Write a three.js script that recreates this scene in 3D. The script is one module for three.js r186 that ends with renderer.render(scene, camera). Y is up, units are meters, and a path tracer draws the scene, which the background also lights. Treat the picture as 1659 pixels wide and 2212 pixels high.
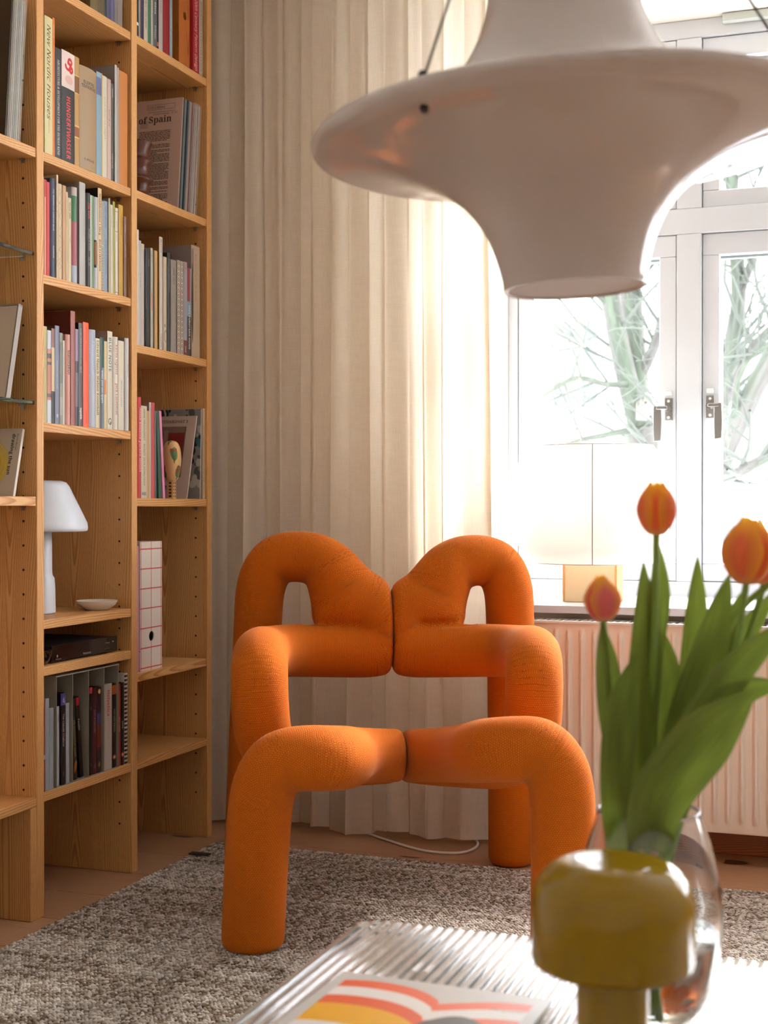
import * as THREE from 'three';
import { RoundedBoxGeometry } from 'three/addons/geometries/RoundedBoxGeometry.js';
import { mergeGeometries, mergeVertices } from 'three/addons/utils/BufferGeometryUtils.js';
import { RectAreaLightUniformsLib } from 'three/addons/lights/RectAreaLightUniformsLib.js';

// ---------------------------------------------------------------- camera, sky, sun, exposure
const scene = new THREE.Scene();
const renderer = new THREE.WebGLRenderer({ antialias: true });
renderer.toneMapping = THREE.LinearToneMapping;
renderer.toneMappingExposure = 1.15;
renderer.shadowMap.enabled = true;
RectAreaLightUniformsLib.init();

const camera = new THREE.PerspectiveCamera(2 * Math.atan(1106 / 3000) * 180 / Math.PI, 1659 / 2212, 0.05, 200);
camera.position.set(0, 0.9, 0);
camera.rotation.order = 'YXZ';
camera.rotation.y = 20 * Math.PI / 180;
camera.rotation.x = -11 / 3000;
camera.focus = 3.0;
camera.userData.fStop = 7.1;
scene.add(camera);

// bright overcast winter sky, with the hazy sun behind the window side of the house
scene.background = new THREE.Color(0.97, 1.0, 1.04);
scene.backgroundIntensity = 13;
const sun = new THREE.DirectionalLight(new THREE.Color(1.0, 0.93, 0.82), 11);
sun.position.set(2.6, 5.2, -9.0);
sun.target.position.set(-0.9, 0.3, -2.6);
sun.shadow.radius = 40;
sun.castShadow = true;
sun.shadow.camera.left = -5; sun.shadow.camera.right = 5; sun.shadow.camera.top = 5; sun.shadow.camera.bottom = -5; sun.shadow.camera.far = 30;
scene.add(sun, sun.target);

// ---------------------------------------------------------------- helpers
function rng(seed) {
  let a = seed >>> 0;
  return () => { a = (a + 0x6D2B79F5) >>> 0; let t = a; t = Math.imul(t ^ (t >>> 15), t | 1); t ^= t + Math.imul(t ^ (t >>> 7), t | 61); return ((t ^ (t >>> 14)) >>> 0) / 4294967296; };
}
const V = (x, y, z) => new THREE.Vector3(x, y, z);
const lerp = (a, b, t) => a + (b - a) * t;
const clamp = (x, a = 0, b = 1) => Math.min(b, Math.max(a, x));
const sstep = (a, b, x) => { const t = clamp((x - a) / (b - a)); return t * t * (3 - 2 * t); };
function hash2(x, y) { let h = Math.imul(x | 0, 374761393) + Math.imul(y | 0, 668265263); h = Math.imul(h ^ (h >>> 13), 1274126177); return ((h ^ (h >>> 16)) >>> 0) / 4294967296; }
function vnoise(x, y, px = 0, py = 0) {          // value noise, periodic when px / py are given
  const xi = Math.floor(x), yi = Math.floor(y), fx = x - xi, fy = y - yi;
  const u = fx * fx * (3 - 2 * fx), v = fy * fy * (3 - 2 * fy);
  const wx = (k) => (px ? ((k % px) + px) % px : k), wy = (k) => (py ? ((k % py) + py) % py : k);
  const a = hash2(wx(xi), wy(yi)), b = hash2(wx(xi + 1), wy(yi)), c = hash2(wx(xi), wy(yi + 1)), d = hash2(wx(xi + 1), wy(yi + 1));
  return lerp(lerp(a, b, u), lerp(c, d, u), v);
}
const used = new Map();
function numbered(name) { const n = used.get(name) ?? 0; used.set(name, n + 1); return n ? `${name}_${String(n).padStart(3, '0')}` : name; }
function add(parent, name, geo, mat) { const m = new THREE.Mesh(geo, mat); m.name = parent === scene ? numbered(name) : name; parent.add(m); return m; }
function thing(name, label, category, pos = [0, 0, 0], group) {
  const g = new THREE.Group(); g.name = numbered(name); g.position.set(...pos);
  g.userData = { label, category }; if (group) g.userData.group = group;
  scene.add(g); return g;
}
function structure(name, label, category) { const g = new THREE.Group(); g.name = numbered(name); g.userData = { kind: 'structure', label, category }; scene.add(g); return g; }
function rbox(w, h, d, x = 0, y = 0, z = 0, r = 0.0015) {
  const g = r > 0 ? new RoundedBoxGeometry(w, h, d, 1, Math.min(r, w * 0.45, h * 0.45, d * 0.45)) : new THREE.BoxGeometry(w, h, d);
  g.translate(x, y, z); return g;
}
function span(x0, x1, y0, y1, z0, z1, r = 0.0015) { return rbox(Math.abs(x1 - x0), Math.abs(y1 - y0), Math.abs(z1 - z0), (x0 + x1) / 2, (y0 + y1) / 2, (z0 + z1) / 2, r); }
function merge(list) { return mergeGeometries(list.map((g) => { const n = g.index ? g.toNonIndexed() : g; for (const k of Object.keys(n.attributes)) if (!['position', 'normal', 'uv'].includes(k)) n.deleteAttribute(k); return n; })); }
const cyl = (r0, r1, h, n = 24) => new THREE.CylinderGeometry(r0, r1, h, n);
function tube(pts, r, seg = 24, rad = 8, closed = false) { return new THREE.TubeGeometry(new THREE.CatmullRomCurve3(pts.map((p) => (p.isVector3 ? p : V(...p)))), seg, r, rad, closed); }
function lathe(pts, n = 64) { return new THREE.LatheGeometry(pts.map(([x, y]) => new THREE.Vector2(x, y)), n); }
function smoothProfile(pts, n = 60) { return new THREE.SplineCurve(pts.map(([x, y]) => new THREE.Vector2(x, y))).getPoints(n).map((p) => [Math.max(p.x, 0.0001), p.y]); }
// uv in metres by the face's direction, v along the grain axis
function grainUV(geo, axis, ou = 0, ov = 0) {
  const p = geo.attributes.position, n = geo.attributes.normal, uv = new Float32Array(p.count * 2), k = 'xyz'.indexOf(axis);
  for (let i = 0; i < p.count; i++) {
    const P = [p.getX(i), p.getY(i), p.getZ(i)], N = [Math.abs(n.getX(i)), Math.abs(n.getY(i)), Math.abs(n.getZ(i))];
    const f = N.indexOf(Math.max(...N));
    if (f === k) { const o = [0, 1, 2].filter((q) => q !== k); uv[2 * i] = P[o[0]] + ou; uv[2 * i + 1] = P[o[1]] * 0.2 + ov; } else { const o = 3 - f - k; uv[2 * i] = P[o] + ou; uv[2 * i + 1] = P[k] + ov; }
  }
  geo.setAttribute('uv', new THREE.BufferAttribute(uv, 2)); return geo;
}
function dataTex(w, h, fn, srgb = true, rx = 1, ry = 1) {
  const d = new Uint8Array(w * h * 4);
  for (let y = 0; y < h; y++) for (let x = 0; x < w; x++) { const c = fn(x / w, y / h, x, y), i = 4 * (y * w + x); d[i] = clamp(c[0]) * 255; d[i + 1] = clamp(c[1]) * 255; d[i + 2] = clamp(c[2]) * 255; d[i + 3] = 255; }
  const t = new THREE.DataTexture(d, w, h); t.wrapS = t.wrapT = THREE.RepeatWrapping; t.magFilter = THREE.LinearFilter; t.minFilter = THREE.LinearMipmapLinearFilter; t.generateMipmaps = true;
  if (srgb) t.colorSpace = THREE.SRGBColorSpace; t.repeat.set(rx, ry); t.needsUpdate = true; return t;
}
function canvasTex(w, h, draw) { const c = document.createElement('canvas'); c.width = w; c.height = h; draw(c.getContext('2d'), w, h); const t = new THREE.CanvasTexture(c); t.colorSpace = THREE.SRGBColorSpace; return t; }
const hex = (s) => [1, 3, 5].map((i) => parseInt(s.slice(i, i + 2), 16) / 255);
const std = (color, roughness = 0.6, extra = {}) => new THREE.MeshStandardMaterial({ color, roughness, ...extra });
const phys = (color, roughness = 0.5, extra = {}) => new THREE.MeshPhysicalMaterial({ color, roughness, ...extra });

// ---------------------------------------------------------------- wood
// glued pine boards: growth rings cut flat, so that they run as long lines and as arches; covers 0.5 m across by 1.6 m along
function pineTexture(seed, light, dark, boards, knots) {
  const R = rng(seed), W = 512, Hh = 1024, list = [];
  let x = 0; const widths = Array.from({ length: boards }, () => 0.7 + R() * 0.6), sum = widths.reduce((a, b) => a + b);
  for (const w of widths) { list.push({ x0: x, x1: x + w / sum, c: R() * 1.4 - 0.2, s: (R() < 0.5 ? -1 : 1) * (3 + R() * 9), f: 60 + R() * 50, o: R() * 50, t: R() * 0.12 - 0.06 }); x += w / sum; }
  const kn = Array.from({ length: knots }, () => [R(), R(), 0.008 + R() * 0.012]);
  const L = hex(light), D = hex(dark);
  return dataTex(W, Hh, (u, v) => {
    const b = list.find((q) => u < q.x1) ?? list[boards - 1], lx = (u - b.x0) / (b.x1 - b.x0), bw = (b.x1 - b.x0) * 0.5;
    const wob = (vnoise(u * 10 + b.o, v * 4, 0, 4) - 0.5) * 0.016 + (vnoise(u * 40 + b.o, v * 16, 0, 16) - 0.5) * 0.004;
    const X = (lx - b.c) * bw + wob, ph = b.f * Math.sqrt(X * X * 6 + 0.0009) + Math.sin(v * Math.PI * 2 + b.o) * b.s * 0.4 + (vnoise(v * 3 + b.o, b.o, 3) - 0.5) * 3;
    const fr = ph - Math.floor(ph), ring = sstep(0.35, 0.9, fr) * (1 - sstep(0.93, 1, fr));
    const fib = vnoise(u * 420, v * 14, 0, 14) * 0.10 + vnoise(u * 150, v * 5, 0, 5) * 0.08;
    let m = ring * 0.5 + fib + b.t + 0.04, kd = 0;
    for (const [ku, kv, kr] of kn) { const dx = (u - ku) * 0.5, dy = (v - kv) * 1.6 * 0.55, r = Math.hypot(dx, dy) / kr; if (r < 1.6) kd = Math.max(kd, 1 - sstep(0.75, 1.6, r)); }
    m += kd * 1.1; const e = Math.min(lx, 1 - lx) * bw < 0.0006 ? 0.16 : 0; m += e;
    return [0, 1, 2].map((k) => lerp(L[k], D[k], clamp(m)) * (kd > 0.6 ? 0.62 : 1));
  }, true, 2, 1 / 1.6);
}
const pineA = pineTexture(11, '#e5b372', '#a66530', 4, 0), pineB = pineTexture(23, '#e4b170', '#a4632f', 3, 0), floorTex = pineTexture(37, '#cfa37e', '#80502f', 1, 5), floorTexB = pineTexture(52, '#d3a984', '#865737', 1, 6);
const M = {
  pine: std('#ffffff', 0.5, { map: pineA }), pineB: std('#ffffff', 0.5, { map: pineB }),
  floorA: phys('#ffffff', 0.42, { map: floorTex }), floorB: phys('#ffffff', 0.42, { map: floorTexB }),
  white: std('#f4f2ef', 0.6), paint: std('#d9dce2', 0.38), wall: std('#f0eae0', 0.9),
  steel: std('#a9a8a6', 0.32, { metalness: 1 }), black: std('#121214', 0.35), darkHole: std('#2a1a0f', 0.9),
};
// ---------------------------------------------------------------- the room shell
const ROOM = { x0: -2.09, x1: 3.3, z0: -3.7, z1: 1.7, h: 2.62 };
const OPEN = { x0: -1.09, x1: 2.45, y0: 0.6195, y1: 2.315, zi: -4.1, zo: -4.22 };
{
  const w = structure('wall_back', 'off-white wall around the window', 'wall'), zi = ROOM.z0, zo = OPEN.zo;
  add(w, 'wall_face', merge([
    span(ROOM.x0 - 0.2, OPEN.x0, 0, ROOM.h, zi, zo, 0), span(OPEN.x1, ROOM.x1 + 0.2, 0, ROOM.h, zi, zo, 0),
    span(OPEN.x0, OPEN.x1, 0, OPEN.y0, zi, zo, 0), span(OPEN.x0, OPEN.x1, OPEN.y1, ROOM.h, zi, zo, 0)]), M.wall);
  const l = structure('wall_left', 'off-white wall behind the bookcase', 'wall');
  add(l, 'wall_face', span(ROOM.x0 - 0.2, ROOM.x0, 0, ROOM.h, zi, ROOM.z1 + 0.2, 0), M.wall);
  const f = structure('wall_front', 'off-white wall facing the window', 'wall');
  add(f, 'wall_face', span(ROOM.x0 - 0.2, ROOM.x1 + 0.2, 0, ROOM.h, ROOM.z1, ROOM.z1 + 0.2, 0), M.wall);
  const r = structure('wall_right', 'off-white wall across from the bookcase', 'wall');
  add(r, 'wall_face', span(ROOM.x1, ROOM.x1 + 0.2, 0, ROOM.h, OPEN.zo, ROOM.z1 + 0.2, 0), M.wall);
  const c = structure('ceiling', 'white ceiling', 'ceiling');
  add(c, 'ceiling_face', span(ROOM.x0 - 0.2, ROOM.x1 + 0.2, ROOM.h, ROOM.h + 0.2, OPEN.zo, ROOM.z1 + 0.2, 0), M.white);
  // floor: pine planks laid across the room
  const fl = structure('floor', 'pine plank floor with knots', 'floor');
  add(fl, 'subfloor', span(ROOM.x0 - 0.2, ROOM.x1 + 0.2, -0.2, -0.022, OPEN.zo, ROOM.z1 + 0.2, 0), std('#4a3423', 0.9));
  const R = rng(5), kinds = [];
  for (let k = 0; k < 6; k++) kinds.push(grainUV(rbox(5.39, 0.0215, 0.1938, 0, 0, 0, 0.0015), 'x', 0.25 + R() * 0.1 + k * 0.25, R() * 1.6));
  for (let k = 0, z = -3.69; z < ROOM.z1 - 0.1; k++, z += 0.195) {
    const m = add(fl, 'plank', kinds[(k * 5 + 1) % 6], k % 3 ? M.floorA : M.floorB); m.position.set((ROOM.x0 + ROOM.x1) / 2, -0.01075, z + 0.0975 - 0.082);
  }
  const bb = structure('baseboard_back', 'pine baseboard below the radiator', 'baseboard');
  add(bb, 'board', grainUV(span(ROOM.x0, ROOM.x1, 0, 0.105, -3.7, -3.682, 0.003), 'x'), std('#d8a57f', 0.5, { map: floorTex }));
}

// ---------------------------------------------------------------- the window
{
  const w = structure('window_1', 'white casement window with two sashes and small lights above', 'window');
  const zf = OPEN.zi, zs = zf + 0.006, P = (n, x0, x1, y0, y1, z0 = zf, z1 = OPEN.zo, r = 0.003) => add(w, n, span(x0, x1, y0, y1, z0, z1, r), M.paint);
  const glass = phys('#ffffff', 0.0, { transmission: 1, thickness: 0 });
  const yb = 0.66, yt0 = 1.6945, yt1 = 1.768, yh = 2.262;               // lower edge, transom, head
  const mull = [[-0.5845, -0.513], [0.40, 0.472], [1.38, 1.452]];
  P('frame_head', OPEN.x0, OPEN.x1, yh, OPEN.y1); P('frame_sill', OPEN.x0, OPEN.x1, 0.625, 0.682);
  P('frame_jamb', OPEN.x0, -1.061, 0.682, yh); P('frame_jamb', 2.42, OPEN.x1, 0.682, yh);
  P('transom', -1.061, 2.42, yt0, yt1);
  for (const [a, b] of mull) { P('mullion', a, b, 0.682, yt0); P('mullion', a, b, yt1, yh); }
  const bays = [[-1.061, -0.5845, 0], [-0.513, 0.40, 1], [0.472, 1.38, 1], [1.452, 2.42, 1]];
  for (const [a, b, deep] of bays) for (const [y0, y1, t] of [[0.682, yt0, 0.052], [yt1, yh, 0.05]]) {
    const sash = new THREE.Group(); sash.name = 'sash'; w.add(sash);
    const z1 = zf - (deep ? 0.012 : 0.004), z0 = OPEN.zo + 0.015, g = 0.0015, tb = t, tt = t + 0.012, tl = 0.05, S = (n, x0, x1, yy0, yy1) => add(sash, n, span(x0, x1, yy0, yy1, z1, z0, 0.003), M.paint);
    S('bottom_rail', a + g, b - g, y0 + g, y0 + tb); S('top_rail', a + g, b - g, y1 - tt, y1 - g); S('stile', a + g, a + tl, y0 + tb, y1 - tt); S('stile', b - tl, b - g, y0 + tb, y1 - tt);
    add(sash, 'pane', span(a + tl - 0.004, b - tl + 0.004, y0 + tb - 0.004, y1 - tt + 0.004, z1 - 0.04, z1 - 0.044, 0), glass);
    // grey rubber seal below the top rail
    add(sash, 'seal', span(a + tl, b - tl, y1 - tt - 0.007, y1 - tt, z1 - 0.03, z1 - 0.04, 0), std('#8d9a96', 0.6));
  }
  // ventilation strip above the right sash
  add(w, 'vent', span(-0.452, 0.3, 2.29, 2.319 - 0.006, zf + 0.0, zf + 0.028, 0.002), std('#c9cfc9', 0.5));
  // handles
  for (const [x, y, dir] of [[-0.607, 1.185, -1], [-0.489, 1.19, 1]]) {
    const h = new THREE.Group(); h.name = 'handle'; h.position.set(x, y, zf - (dir > 0 ? 0.012 : 0.004)); w.add(h);
    add(h, 'plate', rbox(0.024, 0.066, 0.006, 0, 0, 0.003, 0.002), M.steel);
    add(h, 'stop', rbox(0.018, 0.012, 0.012, 0, 0.047, 0.006, 0.002), M.white);
    for (const s of [-1, 1]) { const g = cyl(0.0042, 0.0042, 0.003, 12); g.rotateX(Math.PI / 2); g.translate(0, s * 0.024, 0.0065); add(h, 'screw', g, M.white); }
    const spindle = cyl(0.0085, 0.0095, 0.036, 16); spindle.rotateX(Math.PI / 2); spindle.translate(0, 0.001, 0.024); add(h, 'spindle', spindle, M.steel);
    add(h, 'neck', rbox(0.034, 0.012, 0.012, dir * 0.014, 0.002, 0.042, 0.004), M.steel);
    const lv = new THREE.Shape(); lv.moveTo(-0.009, 0.006); lv.lineTo(0.009, 0.008); lv.quadraticCurveTo(0.0125, -0.05, 0.009, -0.092); lv.lineTo(-0.0085, -0.094); lv.quadraticCurveTo(-0.0115, -0.05, -0.009, 0.006);
    const lg = new THREE.ExtrudeGeometry(lv, { depth: 0.008, bevelEnabled: true, bevelSize: 0.001, bevelThickness: 0.001, bevelSegments: 1 }); lg.translate(dir * 0.027, 0, 0.038); add(h, 'lever', lg, M.steel);
  }
  // sill board: fills the niche and reaches out over the radiator
  const sl = structure('trim_1', 'white window sill board above the radiator', 'window sill');
  const sh = new THREE.Shape(); sh.moveTo(-1.09, 4.1); sh.lineTo(-1.09, 3.7); sh.lineTo(-0.955, 3.7); sh.lineTo(-0.955, 3.6); sh.lineTo(2.45, 3.6); sh.lineTo(2.45, 4.1);
  const sg = new THREE.ExtrudeGeometry(sh, { depth: 0.018, bevelEnabled: true, bevelSize: 0.001, bevelThickness: 0.001, bevelSegments: 1 }); sg.rotateX(-Math.PI / 2); sg.translate(0, 0.6205, 0); add(sl, 'sill_board', sg, M.paint);
}

// ---------------------------------------------------------------- radiator
{
  const X0 = -0.93, X1 = -0.93 + 56 * 0.0335, Y0 = 0.085, Y1 = 0.6, Z = -3.545, t = thing('radiator', 'cream panel radiator with upright ribs below the window sill', 'radiator', [X0, Y0, Z]);
  const nx = 1120, ys = [0, 0.004, 0.02, 0.028, 0.036, 0.044, 0.05, 0.26, 0.47, 0.478, 0.486, 0.494, 0.502, 0.518, Y1 - Y0], pos = [], idx = [], wdt = X1 - X0;
  for (const y of ys) for (let i = 0; i <= nx; i++) {
    const x = i / nx * wdt, ph = ((x / 0.0335) % 1 + 1) % 1 - 0.5, rib = 1 - sstep(0.05, 0.27, Math.abs(ph)), end = sstep(0.018, 0.045, y) * (1 - sstep(0.475, 0.5, y));
    pos.push(x, y, rib * end * 0.011 - (y < 0.002 || y > Y1 - Y0 - 0.002 ? 0.002 : 0));
  }
  for (let j = 0; j < ys.length - 1; j++) for (let i = 0; i < nx; i++) { const a = j * (nx + 1) + i, b = a + nx + 1; idx.push(a, a + 1, b, b, a + 1, b + 1); }
  const g = new THREE.BufferGeometry(); g.setAttribute('position', new THREE.Float32BufferAttribute(pos, 3)); g.setIndex(idx); g.computeVertexNormals();
  const cream = std('#f3e6d8', 0.42);
  add(t, 'front_panel', g, cream);
  add(t, 'body', span(0.002, wdt - 0.002, 0.002, Y1 - Y0 - 0.004, -0.075, -0.003), cream);
  const bars = [span(0, wdt, Y1 - Y0 - 0.003, Y1 - Y0 + 0.004, -0.006, 0.004, 0.001), span(0, wdt, Y1 - Y0 - 0.003, Y1 - Y0 + 0.004, -0.085, -0.075, 0.001)];
  for (let x = 0.008; x < wdt; x += 0.0167) bars.push(span(x, x + 0.007, Y1 - Y0 - 0.002, Y1 - Y0 + 0.003, -0.075, -0.006, 0));
  add(t, 'top_grille', merge(bars), M.white);
  for (const x of [0.25, 1.6]) add(t, 'bracket', span(x, x + 0.03, 0.05, 0.45, -0.153, -0.075), M.white);
}

// ---------------------------------------------------------------- curtain
{
  const t = thing('curtain', 'floor-length sheer off-white curtain in soft folds beside the window', 'curtain', [0, 0, 0]);
  const X0 = -2.06, X1 = -0.985, ZC = -3.545, N = 760, rows = 30, R = rng(77), folds = 10, a = [], ph0 = [];
  for (let k = 0; k <= folds + 1; k++) { a.push(0.007 + R() * 0.017); ph0.push((R() - 0.5) * 1.2); }
  const at = (u, y) => {
    const s = u * folds, k = Math.floor(s), f = s - k, e = f * f * (3 - 2 * f), A = lerp(a[k], a[k + 1], e), ph = lerp(ph0[k], ph0[k + 1], e);
    const low = 1 - y / 2.55, phi = Math.PI * 2 * s + ph * low * 1.5, am = A * (0.62 + 0.6 * low);
    const x = lerp(X0, X1, u) + 0.022 * Math.sin(2 * phi) * (am / 0.03) + 0.006 * Math.sin(u * 40 + y) + (u > 0.985 ? 0.012 * (y - 0.9) : 0);
    const z = ZC + am * Math.sin(phi) + 0.003 * Math.sin(3.1 * phi + y * 1.3) + 0.02 * Math.sin(u * 9 + 1) + 0.002 * Math.sin(u * 170 + 2 * Math.sin(u * 31));
    return [x, z];
  };
  const sheet = (y0, y1, ny, off) => {
    const pos = [], uv = [], idx = [];
    for (let j = 0; j <= ny; j++) for (let i = 0; i <= N; i++) { const u = i / N, y = lerp(y0(u), y1, j / ny), [x, z] = at(u, y); pos.push(x, y, z + off); uv.push(u * 1.9, y); }
    for (let j = 0; j < ny; j++) for (let i = 0; i < N; i++) { const p = j * (N + 1) + i, q = p + N + 1; idx.push(p, p + 1, q, q, p + 1, q + 1); }
    const g = new THREE.BufferGeometry(); g.setAttribute('position', new THREE.Float32BufferAttribute(pos, 3)); g.setAttribute('uv', new THREE.Float32BufferAttribute(uv, 2)); g.setIndex(idx); g.computeVertexNormals(); return g;
  };
  const weave = dataTex(256, 256, (u, v) => { const s = 0.95 + 0.05 * (vnoise(u * 128, v * 8, 128, 8) * 0.5 + vnoise(u * 8, v * 128, 8, 128) * 0.5); return [s, s * 0.99, s * 0.97]; }, true, 6, 6);
  const cloth = phys('#fdf3e5', 1, { map: weave, transmission: 0.44, thickness: 0, side: THREE.DoubleSide, specularIntensity: 0.1 });
  const bottom = (u) => 0.016 + 0.012 * Math.sin(u * 23) * Math.sin(u * 7);
  add(t, 'cloth', sheet(bottom, 2.55, rows, 0), cloth);
  add(t, 'hem', sheet(bottom, 0.11, 3, 0.0016), cloth);
  const rail = span(X0, X1 + 0.6, 2.56, 2.585, ZC - 0.015, ZC + 0.015, 0.003); add(t, 'rail', rail, M.white);
  for (let k = 0; k < 7; k++) add(t, 'rail_bracket', span(X0 + 0.06 + k * 0.17, X0 + 0.075 + k * 0.17, 2.583, 2.62, ZC - 0.01, ZC + 0.01, 0), M.white);
}
{
  const c = tube([[-1.5, 0.004, -3.63], [-1.4252, 0.004, -3.60], [-1.3336, 0.004, -3.5549], [-1.2852, 0.004, -3.52], [-1.1405, 0.004, -3.435], [-1.0822, 0.004, -3.43], [-1.0399, 0.004, -3.45], [-1.022, 0.004, -3.50], [-1.03, 0.004, -3.56], [-1.06, 0.004, -3.62]], 0.0035, 90, 8);
  const m = add(scene, 'power_cable', c, M.white); m.userData = { label: 'thin white power cable lying on the floor below the curtain', category: 'cable' };
}
// ---------------------------------------------------------------- bookcase along the left wall
const XF = -1.746, XB = -2.07;                                            // front and back of the bookcase
const BAY = { L: [-2.18, -2.586], M: [-2.613, -2.989], R: [-3.016, -3.39] };
const TOP = { M1: 2.063, M2: 1.681, M3: 1.4115, M4: 1.0856, M5: 0.651, M6: 0.5476, M7: 0.2708, R1: 2.065, R2: 1.683, R3: 1.3015, R4: 0.9215, R5: 0.487, R6: 0.27, L1: 1.6815, G1: 1.4557, G2: 1.131, L4: 0.9226, L5: 0.266 };
{
  const t = thing('bookcase', 'tall open pine bookcase with three bays standing along the wall', 'bookcase', [0, 0, 0]);
  const R = rng(9);
  for (const [z0, z1] of [[-2.153, -2.18], [-2.586, -2.613], [-2.989, -3.016], [-3.39, -3.417]]) {
    const p = add(t, 'upright_panel', grainUV(span(XF, XB, 0, 2.5, z0, z1, 0.002), 'y', R() * 0.5, R() * 1.6), M.pine);
    // two rows of shelf-pin holes, lined with dark plugs
    const holes = [];
    for (let y = 0.12; y < 2.4; y += 0.0535) for (const x of [XF - 0.035, XF - 0.28]) { const g = cyl(0.0027, 0.0027, 0.0006, 8); g.rotateX(Math.PI / 2); g.translate(x, y, z0 + 0.0002); holes.push(g); }
    const h = add(p, 'pin_hole_row', merge(holes), M.darkHole); h.userData.kind = 'stuff';
  }
  const pins = (s, b, y) => { for (const [x, z] of [[XF - 0.035, BAY[b][0] - 0.004], [XF - 0.035, BAY[b][1] + 0.004], [XF - 0.28, BAY[b][0] - 0.004], [XF - 0.28, BAY[b][1] + 0.004]]) add(s, 'shelf_pin', merge([rbox(0.012, 0.003, 0.008, x, y - 0.0015, z, 0), rbox(0.008, 0.008, 0.003, x, y - 0.006, z + Math.sign(z - (BAY[b][0] + BAY[b][1]) / 2) * 0.002, 0)]), M.steel); };
  for (const [k, y] of Object.entries(TOP)) {
    const b = k[0] === 'G' ? 'L' : k[0], th = k[0] === 'G' ? 0.008 : 0.0205, [z0, z1] = BAY[b];
    if (k[0] === 'G') { const s = add(t, 'glass_shelf', span(XF - 0.006, XB + 0.02, y - th, y, z0 - 0.001, z1 + 0.001, 0.001), phys('#f4fffb', 0.02, { transmission: 1, thickness: 0.01, ior: 1.5, attenuationColor: new THREE.Color(0.35, 0.7, 0.6), attenuationDistance: 0.12 })); s.userData.label = 'clear greenish glass shelf'; pins(s, b, y - th); continue; }
    const s = add(t, 'shelf', grainUV(span(XF - 0.002, XB + 0.01, y - th, y, z0 - 0.001, z1 + 0.001, 0.0015), 'z', R() * 0.5, R() * 1.6), R() < 0.5 ? M.pine : M.pineB);
    pins(s, b, y - th);
  }
  add(t, 'top_board', grainUV(span(XF, XB, 2.5, 2.524, -2.153, -3.417), 'z', 0.1, 0.3), M.pine);
  // doubled support panel under the low shelf of the near bay
  add(t, 'support_panel', grainUV(span(XF + 0.0, XB + 0.01, 0, 0.245, -2.561, -2.5855, 0.002), 'y', 0.2, 0.9), M.pineB);
}

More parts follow.
